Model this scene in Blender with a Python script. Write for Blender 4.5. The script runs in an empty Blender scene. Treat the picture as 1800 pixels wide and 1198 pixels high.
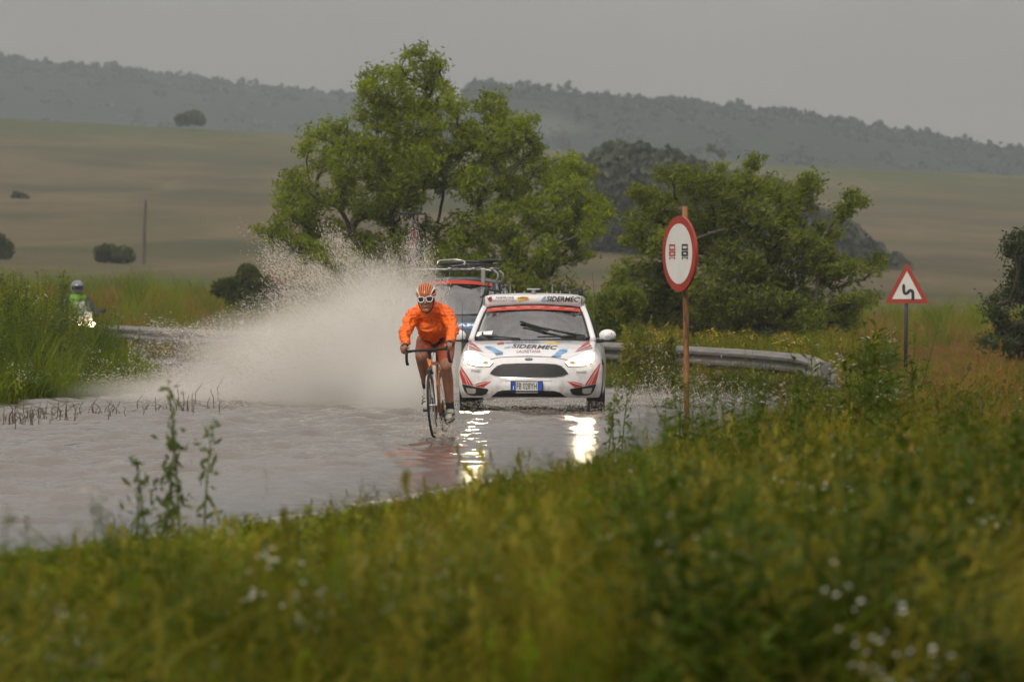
import bpy, bmesh, math, random
import numpy as np
from mathutils import Vector, Matrix
from mathutils.bvhtree import BVHTree

R = math.radians
random.seed(7)
rng = np.random.default_rng(7)
scene = bpy.context.scene
COL = scene.collection

# ---------------------------------------------------------------- camera
CAM_H = 1.45            # metres above the flooded road
FPX = 10000.0           # focal length in photo pixels (200 mm on 36 mm)
HOR = 520.0             # photo row of the level horizon
cam_d = bpy.data.cameras.new('camera')
cam = bpy.data.objects.new('camera', cam_d)
COL.objects.link(cam)
cam.location = (0, 0, CAM_H)
cam.rotation_euler = (R(90), 0, 0)
cam_d.sensor_width = 36.0
cam_d.lens = 200.0
cam_d.shift_y = -(599.0 - HOR) / 1800.0
cam_d.clip_start = 0.5
cam_d.clip_end = 6000
cam_d.dof.use_dof = True
cam_d.dof.focus_distance = 63.0
cam_d.dof.aperture_fstop = 5.6
cam_d.dof.aperture_blades = 9
scene.camera = cam

# ---------------------------------------------------------------- sky
world = bpy.data.worlds.new('World')
scene.world = world
world.use_nodes = True
wn = world.node_tree.nodes
wl = world.node_tree.links
wn.clear()
SUN_EL, SUN_AZ = R(40), R(205)      # high soft sun behind the camera
w_out = wn.new('ShaderNodeOutputWorld')
w_bg = wn.new('ShaderNodeBackground')
w_sky = wn.new('ShaderNodeTexSky')
w_sky.sky_type = 'NISHITA'
w_sky.sun_disc = False
w_sky.sun_elevation = SUN_EL
w_sky.sun_rotation = SUN_AZ
w_sky.air_density = 2.0
w_sky.dust_density = 6.0
w_tc = wn.new('ShaderNodeTexCoord')
w_sep = wn.new('ShaderNodeSeparateXYZ')
w_map = wn.new('ShaderNodeMapRange')          # overcast: zenith three times the horizon
w_map.inputs['From Min'].default_value = 0.0
w_map.inputs['From Max'].default_value = 1.0
w_map.inputs['To Min'].default_value = 1.75
w_map.inputs['To Max'].default_value = 12.0
w_mp = wn.new('ShaderNodeMapping')
w_mp.inputs['Scale'].default_value = (7, 7, 22)
w_nz = wn.new('ShaderNodeTexNoise')
w_nz.inputs['Scale'].default_value = 1.0
w_nz.inputs['Detail'].default_value = 3.0
w_nr = wn.new('ShaderNodeMapRange')
w_nr.inputs['From Min'].default_value = 0.3
w_nr.inputs['From Max'].default_value = 0.7
w_nr.inputs['To Min'].default_value = 0.8
w_nr.inputs['To Max'].default_value = 1.12
w_mul = wn.new('ShaderNodeMath'); w_mul.operation = 'MULTIPLY'
w_col = wn.new('ShaderNodeVectorMath'); w_col.operation = 'SCALE'
w_col.inputs[0].default_value = (1.0, 0.92, 0.86)
w_mix = wn.new('ShaderNodeMix'); w_mix.data_type = 'RGBA'
w_mix.inputs[0].default_value = 0.93
wl.new(w_tc.outputs['Generated'], w_sep.inputs[0])
wl.new(w_sep.outputs['Z'], w_map.inputs['Value'])
wl.new(w_tc.outputs['Generated'], w_mp.inputs[0])
wl.new(w_mp.outputs[0], w_nz.inputs['Vector'])
wl.new(w_nz.outputs[0], w_nr.inputs['Value'])
wl.new(w_map.outputs[0], w_mul.inputs[0])
wl.new(w_nr.outputs[0], w_mul.inputs[1])
wl.new(w_mul.outputs[0], w_col.inputs['Scale'])
wl.new(w_sky.outputs[0], w_mix.inputs[6])
wl.new(w_col.outputs[0], w_mix.inputs[7])
wl.new(w_mix.outputs[2], w_bg.inputs['Color'])
w_bg.inputs['Strength'].default_value = 0.1
wl.new(w_bg.outputs[0], w_out.inputs['Surface'])

sun_d = bpy.data.lights.new('sun', 'SUN')
sun_d.energy = 1.5
sun_d.angle = R(30)
sun_d.color = (1.0, 0.94, 0.86)
sun = bpy.data.objects.new('sun', sun_d)
COL.objects.link(sun)
sun.rotation_euler = (R(90) - SUN_EL, 0, R(180) - SUN_AZ)

vs = scene.view_settings
vs.view_transform = 'Standard'
vs.look = 'None'
vs.exposure = 0.2
vs.gamma = 1.0
vs.use_curve_mapping = False
scene.render.engine = 'CYCLES'
cy = scene.cycles
cy.use_denoising = True
cy.max_bounces = 5
cy.diffuse_bounces = 2
cy.glossy_bounces = 3
cy.transmission_bounces = 4
cy.transparent_max_bounces = 12
cy.volume_bounces = 2
cy.sample_clamp_indirect = 4.0
cy.volume_step_rate = 1.0
cy.volume_max_steps = 64
cy.use_light_tree = False
cy.debug_use_spatial_splits = True
cy.use_adaptive_sampling = True
cy.adaptive_threshold = 0.03
cy.adaptive_min_samples = 20


def P(px, py, D):
    """point seen at photo pixel (px, py), D metres ahead of the camera"""
    return Vector(((px - 900.0) / FPX * D, D, CAM_H - (py - HOR) / FPX * D))


# ---------------------------------------------------------------- materials
MATS = {}


def nodes_of(name):
    m = bpy.data.materials.new(name)
    m.use_nodes = True
    nt = m.node_tree
    return m, nt, nt.nodes['Principled BSDF'], nt.nodes['Material Output']


def mat(name, col, rough=0.6, metal=0.0, vary=0.12, scale=8.0, bump=0.0, bscale=60.0, coat=0.0,
        col2=None, emit=None, estr=0.0, spec=0.5, trans=0.0, aniso=(1, 1, 1)):
    if name in MATS:
        return MATS[name]
    m, nt, b, out = nodes_of(name)
    n, l = nt.nodes, nt.links
    b.inputs['Roughness'].default_value = rough
    b.inputs['Metallic'].default_value = metal
    b.inputs['Specular IOR Level'].default_value = spec
    b.inputs['Coat Weight'].default_value = coat
    b.inputs['Coat Roughness'].default_value = 0.06
    if trans:
        b.inputs['Transmission Weight'].default_value = trans
    tc = n.new('ShaderNodeTexCoord')
    mp = n.new('ShaderNodeMapping'); mp.inputs['Scale'].default_value = aniso
    l.new(tc.outputs['Object'], mp.inputs[0])
    nz = n.new('ShaderNodeTexNoise')
    nz.inputs['Scale'].default_value = scale
    nz.inputs['Detail'].default_value = 5.0
    l.new(mp.outputs[0], nz.inputs['Vector'])
    rp = n.new('ShaderNodeValToRGB')
    c1 = [c * (1 - vary) for c in col]
    c2 = list(col2) if col2 else [min(1, c * (1 + vary)) for c in col]
    rp.color_ramp.elements[0].position = 0.32
    rp.color_ramp.elements[1].position = 0.68
    rp.color_ramp.elements[0].color = (*c1, 1)
    rp.color_ramp.elements[1].color = (*c2, 1)
    l.new(nz.outputs[0], rp.inputs[0])
    l.new(rp.outputs[0], b.inputs['Base Color'])
    if bump:
        bz = n.new('ShaderNodeTexNoise'); bz.inputs['Scale'].default_value = bscale
        bz.inputs['Detail'].default_value = 3
        l.new(mp.outputs[0], bz.inputs['Vector'])
        bp = n.new('ShaderNodeBump'); bp.inputs['Strength'].default_value = bump
        bp.inputs['Distance'].default_value = 0.01
        l.new(bz.outputs[0], bp.inputs['Height'])
        l.new(bp.outputs[0], b.inputs['Normal'])
    if emit:
        b.inputs['Emission Color'].default_value = (*emit, 1)
        b.inputs['Emission Strength'].default_value = estr
    MATS[name] = m
    return m


def leaf_mat(name, dark, light, trans=0.35, rough=0.55, scale=0.6, perinst=False):
    """foliage: every leaf its own tint, clump tint on top, light shining through"""
    if name in MATS:
        return MATS[name]
    m, nt, b, out = nodes_of(name)
    n, l = nt.nodes, nt.links
    b.inputs['Roughness'].default_value = rough
    b.inputs['Specular IOR Level'].default_value = 0.12
    tc = n.new('ShaderNodeTexCoord')
    nz = n.new('ShaderNodeTexNoise'); nz.inputs['Scale'].default_value = scale
    nz.inputs['Detail'].default_value = 3
    geo = n.new('ShaderNodeNewGeometry')
    l.new(geo.outputs['Position'], nz.inputs['Vector'])
    add = n.new('ShaderNodeMath'); add.operation = 'ADD'
    if perinst:
        oi = n.new('ShaderNodeObjectInfo'); rnd = oi.outputs['Random']
    else:
        rnd = geo.outputs['Random Per Island']
    s1 = n.new('ShaderNodeMath'); s1.operation = 'MULTIPLY'; s1.inputs[1].default_value = 0.5
    l.new(rnd, s1.inputs[0])
    s2 = n.new('ShaderNodeMapRange')
    s2.inputs['From Min'].default_value = 0.33; s2.inputs['From Max'].default_value = 0.67
    s2.inputs['To Max'].default_value = 0.55
    l.new(nz.outputs[0], s2.inputs['Value'])
    l.new(s1.outputs[0], add.inputs[0]); l.new(s2.outputs[0], add.inputs[1])
    rp = n.new('ShaderNodeValToRGB')
    rp.color_ramp.elements[0].color = (*dark, 1)
    rp.color_ramp.elements[1].color = (*light, 1)
    l.new(add.outputs[0], rp.inputs[0])
    l.new(rp.outputs[0], b.inputs['Base Color'])
    tr = n.new('ShaderNodeBsdfTranslucent')
    l.new(rp.outputs[0], tr.inputs['Color'])
    mx = n.new('ShaderNodeMixShader'); mx.inputs[0].default_value = trans
    l.new(b.outputs[0], mx.inputs[1]); l.new(tr.outputs[0], mx.inputs[2])
    l.new(mx.outputs[0], out.inputs['Surface'])
    MATS[name] = m
    return m


def glass_mat(name, tint=(0.75, 0.8, 0.8), refl=0.18, rough=0.03):
    if name in MATS:
        return MATS[name]
    m, nt, b, out = nodes_of(name)
    n, l = nt.nodes, nt.links
    n.remove(b)
    tp = n.new('ShaderNodeBsdfTransparent'); tp.inputs[0].default_value = (*tint, 1)
    gl = n.new('ShaderNodeBsdfGlossy'); gl.inputs['Roughness'].default_value = rough
    lw = n.new('ShaderNodeLayerWeight'); lw.inputs['Blend'].default_value = 0.35
    mr = n.new('ShaderNodeMapRange')
    mr.inputs['To Min'].default_value = refl; mr.inputs['To Max'].default_value = 0.85
    l.new(lw.outputs['Fresnel'], mr.inputs['Value'])
    mx = n.new('ShaderNodeMixShader')
    l.new(mr.outputs[0], mx.inputs[0]); l.new(tp.outputs[0], mx.inputs[1]); l.new(gl.outputs[0], mx.inputs[2])
    l.new(mx.outputs[0], out.inputs['Surface'])
    MATS[name] = m
    return m


# ---------------------------------------------------------------- mesh helpers
def tag(o, label=None, cat=None, group=None, kind=None):
    if label: o['label'] = label
    if cat: o['category'] = cat
    if group: o['group'] = group
    if kind: o['kind'] = kind
    return o


def empty(name, loc=(0, 0, 0), rz=0.0):
    o = bpy.data.objects.new(name, None)
    o.location = loc
    o.rotation_euler = (0, 0, rz)
    o.empty_display_size = 0.2
    COL.objects.link(o)
    return o


def link(name, me, m=None, parent=None, smooth=None):
    if m is not None and not me.materials:
        for mm in (m if isinstance(m, (list, tuple)) else [m]):
            me.materials.append(mm)
    if smooth is not None:
        me.polygons.foreach_set('use_smooth', [True] * len(me.polygons))
        if smooth < 180:
            me.set_sharp_from_angle(angle=R(smooth))
    o = bpy.data.objects.new(name, me)
    COL.objects.link(o)
    if parent is not None:
        o.parent = parent
    return o


def npmesh(name, verts, quads, nv=4):
    """fast mesh from numpy arrays, faces all with nv corners"""
    me = bpy.data.meshes.new(name)
    verts = np.asarray(verts, dtype=np.float32)
    quads = np.asarray(quads, dtype=np.int32)
    me.vertices.add(len(verts))
    me.vertices.foreach_set('co', verts.ravel())
    me.loops.add(quads.size)
    me.loops.foreach_set('vertex_index', quads.ravel())
    me.polygons.add(len(quads))
    me.polygons.foreach_set('loop_start', np.arange(0, quads.size, nv, dtype=np.int32))
    me.update(calc_edges=True)
    me.validate()
    return me


class MB:
    """collects shapes for ONE mesh"""
    def __init__(s):
        s.v, s.f, s.mi = [], [], []
        s.cur = 0

    def add(s, vs_, fs_):
        o = len(s.v)
        s.v += [tuple(v) for v in vs_]
        for f in fs_:
            s.f.append([i + o for i in f]); s.mi.append(s.cur)
        return s

    def box(s, c, d, rot=None):
        c = Vector(c)
        vs_ = [Vector((x * d[0] / 2, y * d[1] / 2, z * d[2] / 2)) for x in (-1, 1) for y in (-1, 1) for z in (-1, 1)]
        if rot is not None:
            vs_ = [rot @ v for v in vs_]
        return s.add([v + c for v in vs_], [(0, 1, 3, 2), (4, 6, 7, 5), (0, 4, 5, 1), (2, 3, 7, 6), (0, 2, 6, 4), (1, 5, 7, 3)])

    def rbox(s, c, d, b, rot=None, seg=2):
        bm = bmesh.new()
        bmesh.ops.create_cube(bm, size=1.0)
        bmesh.ops.scale(bm, vec=d, verts=bm.verts)
        bmesh.ops.bevel(bm, geom=bm.edges[:], offset=b, segments=seg, affect='EDGES', profile=0.5)
        vs_ = [v.co.copy() for v in bm.verts]
        fs_ = [[v.index for v in f.verts] for f in bm.faces]
        bm.free()
        if rot is not None:
            vs_ = [rot @ v for v in vs_]
        c = Vector(c)
        return s.add([v + c for v in vs_], fs_)

    def tube(s, pts, rad, n=8, cap=True, flat=1.0):
        pts = [Vector(p) for p in pts]
        if not hasattr(rad, '__len__'):
            rad = [rad] * len(pts)
        o = len(s.v)
        ref = None
        for i, p in enumerate(pts):
            t = (pts[min(i + 1, len(pts) - 1)] - pts[max(i - 1, 0)])
            if t.length < 1e-9:
                t = Vector((0, 0, 1))
            t.normalize()
            if ref is None:
                ref = Vector((1, 0, 0)) if abs(t.x) < 0.8 else Vector((0, 1, 0))
            a = (ref - t * ref.dot(t)).normalized()
            b = t.cross(a)
            ref = a
            for k in range(n):
                th = 2 * math.pi * k / n
                s.v.append(tuple(p + (a * math.cos(th) + b * math.sin(th) * flat) * rad[i]))
        for i in range(len(pts) - 1):
            for k in range(n):
                s.f.append([o + i * n + k, o + i * n + (k + 1) % n, o + (i + 1) * n + (k + 1) % n, o + (i + 1) * n + k]); s.mi.append(s.cur)
        if cap:
            s.f.append([o + k for k in range(n)][::-1]); s.mi.append(s.cur)
            e = o + (len(pts) - 1) * n
            s.f.append([e + k for k in range(n)]); s.mi.append(s.cur)
        return s

    def torus(s, c, axis, Rm, r, n=40, k=8, squash=1.0):
        axis = Vector(axis).normalized()
        a = axis.orthogonal().normalized(); b = axis.cross(a)
        c = Vector(c); o = len(s.v)
        for i in range(n):
            th = 2 * math.pi * i / n
            d = a * math.cos(th) + b * math.sin(th)
            for j in range(k):
                ph = 2 * math.pi * j / k
                s.v.append(tuple(c + d * (Rm + r * math.cos(ph)) + axis * (r * squash * math.sin(ph))))
        for i in range(n):
            for j in range(k):
                s.f.append([o + i * k + j, o + ((i + 1) % n) * k + j, o + ((i + 1) % n) * k + (j + 1) % k, o + i * k + (j + 1) % k]); s.mi.append(s.cur)
        return s

    def disc(s, c, axis, r, th, n=24):
        axis = Vector(axis).normalized()
        c = Vector(c)
        return s.tube([c - axis * th / 2, c + axis * th / 2], r, n)

    def ell(s, c, r, seg=16, rings=10, rot=None):
        o = len(s.v); c = Vector(c)
        pts = [Vector((0, 0, -r[2]))]
        for i in range(1, rings):
            ph = -math.pi / 2 + math.pi * i / rings
            for j in range(seg):
                th = 2 * math.pi * j / seg
                pts.append(Vector((r[0] * math.cos(ph) * math.cos(th), r[1] * math.cos(ph) * math.sin(th), r[2] * math.sin(ph))))
        pts.append(Vector((0, 0, r[2])))
        if rot is not None:
            pts = [rot @ p for p in pts]
        fs_ = []
        for j in range(seg):
            fs_.append((0, 1 + (j + 1) % seg, 1 + j))
        for i in range(rings - 2):
            for j in range(seg):
                a = 1 + i * seg + j; b = 1 + i * seg + (j + 1) % seg
                fs_.append((a, b, b + seg, a + seg))
        t = len(pts) - 1; base = 1 + (rings - 2) * seg
        for j in range(seg):
            fs_.append((base + j, base + (j + 1) % seg, t))
        return s.add([p + c for p in pts], fs_)

    def cap(s, p0, r0, p1, r1, n=12):
        """closed tapered capsule"""
        p0, p1 = Vector(p0), Vector(p1)
        d = p1 - p0
        L = d.length
        t = d / L if L > 1e-6 else Vector((0, 0, 1))
        pts, rad = [], []
        for a in (-90, -60, -30):
            pts.append(p0 + t * r0 * math.sin(R(a)) * 1.0); rad.append(max(r0 * math.cos(R(a)), r0 * 0.05))
        pts.append(p0); rad.append(r0)
        pts.append(p1); rad.append(r1)
        for a in (30, 60, 90):
            pts.append(p1 + t * r1 * math.sin(R(a))); rad.append(max(r1 * math.cos(R(a)), r1 * 0.05))
        return s.tube(pts, rad, n)

    def chain(s, pts, n=12):
        for a, b in zip(pts[:-1], pts[1:]):
            s.cap(a[:3], a[3], b[:3], b[3], n)
        return s

    def prism(s, poly, y0, y1):
        """outline in (x, z) run from y0 to y1"""
        n = len(poly)
        vs_ = [(p[0], y0, p[1]) for p in poly] + [(p[0], y1, p[1]) for p in poly]
        fs_ = [list(range(n)), list(range(2 * n - 1, n - 1, -1))]
        for i in range(n):
            j = (i + 1) % n
            fs_.append((i, i + n, j + n, j))
        return s.add(vs_, fs_)

    def mesh(s, name):
        me = bpy.data.meshes.new(name)
        me.from_pydata(s.v, [], s.f)
        if any(s.mi):
            me.polygons.foreach_set('material_index', s.mi)
        me.update()
        return me

    def build(s, name, m, parent=None, smooth=None, fixn=True):
        me = s.mesh(name)
        if fixn:
            bm = bmesh.new(); bm.from_mesh(me)
            bmesh.ops.recalc_face_normals(bm, faces=bm.faces)
            bm.to_mesh(me); bm.free()
        return link(name, me, m, parent, smooth)


def evaluated(me, mods):
    """mesh after modifiers; mods: list of (type, settings)"""
    o = bpy.data.objects.new('tmp', me)
    COL.objects.link(o)
    for ty, st in mods:
        md = o.modifiers.new(ty, ty)
        for k, v in st.items():
            setattr(md, k, v)
    dg = bpy.context.evaluated_depsgraph_get()
    dg.update()
    res = bpy.data.meshes.new_from_object(o.evaluated_get(dg))
    bpy.data.objects.remove(o)
    return res


def union_skin(mb, voxel=0.01, it=4, fac=0.5):
    """overlapping closed shapes fused into one continuous surface"""
    me = mb.mesh('skin')
    bm = bmesh.new(); bm.from_mesh(me)
    bmesh.ops.recalc_face_normals(bm, faces=bm.faces)
    bm.to_mesh(me); bm.free()
    return evaluated(me, [('REMESH', dict(mode='VOXEL', voxel_size=voxel)), ('SMOOTH', dict(factor=fac, iterations=it))])


def bez(p0, p1, p2, n):
    p0, p1, p2 = Vector(p0), Vector(p1), Vector(p2)
    return [p0 * (1 - t) ** 2 + p1 * 2 * t * (1 - t) + p2 * t * t for t in [i / n for i in range(n + 1)]]


def smoothline(pts, n=8):
    """Catmull-Rom through points"""
    pts = [Vector(p) for p in pts]
    out = []
    for i in range(len(pts) - 1):
        a = pts[max(i - 1, 0)]; b = pts[i]; c = pts[i + 1]; d = pts[min(i + 2, len(pts) - 1)]
        for k in range(n):
            t = k / n
            out.append(0.5 * ((2 * b) + (c - a) * t + (2 * a - 5 * b + 4 * c - d) * t * t + (3 * b - a - 3 * c + d) * t ** 3))
    out.append(pts[-1])
    return out


def text_mesh(body, shear=0.0, bold=0.0, spacing=1.0):
    cu = bpy.data.curves.new('lettering', 'FONT')
    cu.body = body
    cu.size = 1.0
    cu.shear = shear
    cu.offset = bold
    cu.space_character = spacing
    cu.resolution_u = 3
    o = bpy.data.objects.new('tmp_text', cu)
    COL.objects.link(o)
    dg = bpy.context.evaluated_depsgraph_get()
    dg.update()
    me = bpy.data.meshes.new_from_object(o.evaluated_get(dg))
    bpy.data.objects.remove(o)
    bpy.data.curves.remove(cu)
    return me


def vnoise(x, y, seed=0):
    """cheap smooth value noise on numpy arrays"""
    xi = np.floor(x).astype(np.int64); yi = np.floor(y).astype(np.int64)
    xf = x - xi; yf = y - yi
    u = xf * xf * (3 - 2 * xf); v = yf * yf * (3 - 2 * yf)

    def h(a, b):
        k = (a * 374761393 + b * 668265263 + seed * 1442695041) & 0xffffffff
        k = ((k ^ (k >> 13)) * 1274126177) & 0xffffffff
        return ((k ^ (k >> 16)) & 0xffff) / 65535.0
    return (h(xi, yi) * (1 - u) + h(xi + 1, yi) * u) * (1 - v) + (h(xi, yi + 1) * (1 - u) + h(xi + 1, yi + 1) * u) * v


def fbm(x, y, oct=4, seed=0):
    s = 0; a = 0.5
    for i in range(oct):
        s = s + a * vnoise(x * 2 ** i, y * 2 ** i, seed + i * 17); a *= 0.5
    return s - 0.47


def crumple(me, amp, scale, seed=1):
    """push a cloth surface in and out along its normals in ridged folds"""
    n = len(me.vertices)
    co = np.empty(n * 3, np.float32); me.vertices.foreach_get('co', co); co = co.reshape(-1, 3)
    no = np.empty(n * 3, np.float32); me.vertex_normals.foreach_get('vector', no); no = no.reshape(-1, 3)
    p = co * scale
    wx = fbm(p[:, 0] * .7 + 9, p[:, 2] * .7 + p[:, 1] * .5, 3, seed) * 1.6
    a1 = np.abs(fbm(p[:, 0] + p[:, 1] * .6 + wx, p[:, 2] * 1.9 - p[:, 1] * .4, 3, seed + 3))
    a2 = np.abs(fbm(p[:, 0] * 2 + p[:, 2] + wx, p[:, 1] * 2 + p[:, 2] * .8, 2, seed + 8))
    h = (0.16 - a1) * 1.0 + (0.12 - a2) * .5
    co += no * (h * amp / .16)[:, None]
    me.vertices.foreach_set('co', co.ravel()); me.update()
    return me

# ================================================================ the setting
# outline of the flooded bend (x, distance): near bank, far rail side, then the inner island
NEAR = [(-9.5, 8), (-5.5, 20), (-3.6, 26.5), (-2.65, 30.7), (-1.25, 35), (0.0, 42.3), (1.1, 49), (1.9, 56), (2.6, 62), (3.3, 70), (3.8, 77), (4.1, 82)]
FAR = [(3.7, 84.5), (2.7, 86.6), (1.1, 91), (-1.3, 99.5), (-5.0, 110.5), (-8.4, 127), (-14, 150), (-22, 165)]
INNER = [(-28, 150), (-19, 132), (-12.5, 118), (-8.3, 106), (-6.2, 96), (-5.7, 88), (-5.9, 82), (-6.6, 75.5), (-8.0, 71), (-12, 64), (-20, 50), (-26, 20), (-26, 8)]
FLOOD = NEAR + FAR + INNER


def flood_dist(x, y):
    """signed distance to the flood outline: negative on the water"""
    x = np.asarray(x, float); y = np.asarray(y, float)
    d = np.full(x.shape, 1e9); inside = np.zeros(x.shape, bool)
    n = len(FLOOD)
    for i in range(n):
        ax, ay = FLOOD[i]; bx, by = FLOOD[(i + 1) % n]
        ex, ey = bx - ax, by - ay
        t = np.clip(((x - ax) * ex + (y - ay) * ey) / (ex * ex + ey * ey), 0, 1)
        d = np.minimum(d, np.hypot(x - ax - t * ex, y - ay - t * ey))
        c = ((ay > y) != (by > y))
        with np.errstate(divide='ignore', invalid='ignore'):
            xi = ax + (y - ay) * ex / (ey if ey else 1e-9)
        inside ^= c & (x < xi)
    return np.where(inside, -d, d)


CRX = [-3000, -600, 0, 540, 900, 1350, 1800, 2500, 5000]
CRY = [150, 185, 205, 236, 258, 288, 306, 330, 400]
BSX = [-2000, 0, 600, 1300, 1800, 4000]
BSY = [530, 548, 562, 592, 600, 600]


def ground_z(x, y):
    x = np.asarray(x, float); y = np.asarray(y, float)
    d = flood_dist(x, y)
    wob = 0.35 * fbm(x * 0.9, y * 0.5, 3, 5)
    k = np.clip((d + wob * 0.8) / 0.9, -1, 1)
    bank = np.where(k < 0, 0.25 * k, 0.07 * k * (2 - k)) + 0.16 * np.clip((d - 1.0) / 4, 0, 1) + np.where(d > 0, 1, 0) * (0.11 * fbm(x * 0.7, y * 0.4, 4, 2)) * np.clip(d / 1.0, 0, 1)
    yy = np.maximum(y, 60.0)
    col = np.clip(x / yy * FPX + 900, -3000, 5000)
    cr = np.interp(col, CRX, CRY); bs = np.interp(col, BSX, BSY)
    t = np.clip((y - 165) / (850 - 165), 0, 1)
    row = bs + (cr - bs) * t ** 0.85
    yc = np.minimum(y, 850)
    z = CAM_H - (row - HOR) / FPX * yc
    z = z + np.clip((y - 200) / 200, 0, 1) * 2.2 * fbm(x * 0.012, y * 0.012, 4, 9) * np.clip((850 - y) / 200, 0.15, 1)
    z = z - np.maximum(y - 850, 0) * 0.035
    w = np.clip((y - 128) / 45, 0, 1); w = w * w * (3 - 2 * w)
    return bank * (1 - w) + z * w


def ground_at(x, y):
    return float(ground_z(np.array([x]), np.array([y]))[0])


def field_material():
    m, nt, b, out = nodes_of('field')
    n, l = nt.nodes, nt.links
    tc = n.new('ShaderNodeTexCoord')
    b.inputs['Roughness'].default_value = 0.9
    b.inputs['Specular IOR Level'].default_value = 0.1

    def noise(scale, sc=(1, 1, 1), det=5):
        mp = n.new('ShaderNodeMapping'); mp.inputs['Scale'].default_value = sc
        l.new(tc.outputs['Object'], mp.inputs[0])
        z = n.new('ShaderNodeTexNoise'); z.inputs['Scale'].default_value = scale; z.inputs['Detail'].default_value = det
        l.new(mp.outputs[0], z.inputs['Vector'])
        return z.outputs[0]

    def ramp(src, stops):
        r = n.new('ShaderNodeValToRGB')
        e = r.color_ramp.elements
        while len(e) < len(stops):
            e.new(0.5)
        for el, (p, c) in zip(e, stops):
            el.position = p; el.color = (*c, 1)
        l.new(src, r.inputs[0])
        return r.outputs[0]

    def mix(f, a, c):
        x = n.new('ShaderNodeMix'); x.data_type = 'RGBA'
        l.new(f, x.inputs[0]); l.new(a, x.inputs[6]); l.new(c, x.inputs[7])
        return x.outputs[2]
    straw = ramp(noise(0.05, (1, 0.35, 1), 8), [(0.3, (0.05, 0.046, 0.02)), (0.45, (0.118, 0.088, 0.044)), (0.56, (0.085, 0.074, 0.032)), (0.68, (0.05, 0.055, 0.02))])
    fine = ramp(noise(0.6, (1, 0.3, 1), 4), [(0.3, (0.055, 0.05, 0.022)), (0.7, (0.12, 0.09, 0.047))])
    green = ramp(noise(0.4, (1, 0.4, 1), 4), [(0.3, (0.045, 0.07, 0.012)), (0.7, (0.085, 0.105, 0.022))])
    half = n.new('ShaderNodeValue'); half.outputs[0].default_value = 0.3
    dry = mix(half.outputs[0], straw, fine)
    # green meadow in the valley bottom and along the crest
    sep = n.new('ShaderNodeSeparateXYZ'); l.new(tc.outputs['Object'], sep.inputs[0])

    def band(lo, hi, soft):
        a = n.new('ShaderNodeMapRange'); a.interpolation_type = 'SMOOTHSTEP'
        a.inputs['From Min'].default_value = lo - soft; a.inputs['From Max'].default_value = lo + soft
        wob = n.new('ShaderNodeMath'); wob.operation = 'MULTIPLY_ADD'
        wob.inputs[1].default_value = 130.0; wob.inputs[2].default_value = 0.0
        l.new(noise(0.02), wob.inputs[0])
        ad = n.new('ShaderNodeMath'); ad.operation = 'ADD'
        l.new(sep.outputs['Y'], ad.inputs[0]); l.new(wob.outputs[0], ad.inputs[1])
        l.new(ad.outputs[0], a.inputs['Value'])
        c = n.new('ShaderNodeMapRange'); c.interpolation_type = 'SMOOTHSTEP'
        c.inputs['From Min'].default_value = hi - soft; c.inputs['From Max'].default_value = hi + soft
        c.inputs['To Min'].default_value = 1; c.inputs['To Max'].default_value = 0
        l.new(ad.outputs[0], c.inputs['Value'])
        p = n.new('ShaderNodeMath'); p.operation = 'MULTIPLY'
        l.new(a.outputs[0], p.inputs[0]); l.new(c.outputs[0], p.inputs[1])
        return p.outputs[0]
    def scaled(x, k):
        q = n.new('ShaderNodeMath'); q.operation = 'MULTIPLY'; q.inputs[1].default_value = k
        l.new(x, q.inputs[0]); return q.outputs[0]
    scrub = ramp(noise(0.035, (1, 0.5, 1), 7), [(0.5, (0, 0, 0)), (0.62, (1, 1, 1))])
    dark = n.new('ShaderNodeRGB'); dark.outputs[0].default_value = (0.045, 0.05, 0.018, 1)
    track = ramp(noise(0.022, (1, 0.16, 1), 3), [(0.485, (0, 0, 0)), (0.5, (1, 1, 1)), (0.515, (0, 0, 0))])
    pale = n.new('ShaderNodeRGB'); pale.outputs[0].default_value = (0.2, 0.15, 0.085, 1)
    dry = mix(scaled(scrub, .7), dry, dark.outputs[0])
    dry = mix(scaled(track, .25), dry, pale.outputs[0])
    c1 = mix(scaled(band(240, 330, 30), .75), dry, green)
    c2 = mix(scaled(band(830, 2000, 110), .45), c1, green)
    soil = ramp(noise(3.0), [(0.3, (0.035, 0.03, 0.015)), (0.7, (0.07, 0.065, 0.025))])
    near = n.new('ShaderNodeMapRange')
    near.inputs['From Min'].default_value = 120; near.inputs['From Max'].default_value = 170
    l.new(sep.outputs['Y'], near.inputs['Value'])
    l.new(mix(near.outputs[0], soil, c2), b.inputs['Base Color'])
    return m


def build_ground():
    ys = np.concatenate([np.arange(2, 18, 2.0), np.arange(18, 100, 0.45), np.arange(100, 170, 1.5), np.geomspace(170, 860, 90), np.geomspace(875, 5200, 26)])
    us = np.concatenate([np.linspace(-40, -9, 12)[:-1], np.linspace(-9, 7, 150), np.linspace(7, 40, 12)[1:]])
    U, Y = np.meshgrid(us, ys)
    X = U * np.maximum(Y / 70.0, 0.6)
    Z = ground_z(X, Y)
    nu, ny = len(us), len(ys)
    v = np.stack([X.ravel(), Y.ravel(), Z.ravel()], 1)
    i = np.arange(ny - 1)[:, None] * nu + np.arange(nu - 1)[None, :]
    q = np.stack([i, i + 1, i + nu + 1, i + nu], -1).reshape(-1, 4)
    o = link('ground', npmesh('ground', v, q), field_material(), smooth=180)
    tag(o, kind='structure')


build_ground()


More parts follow.
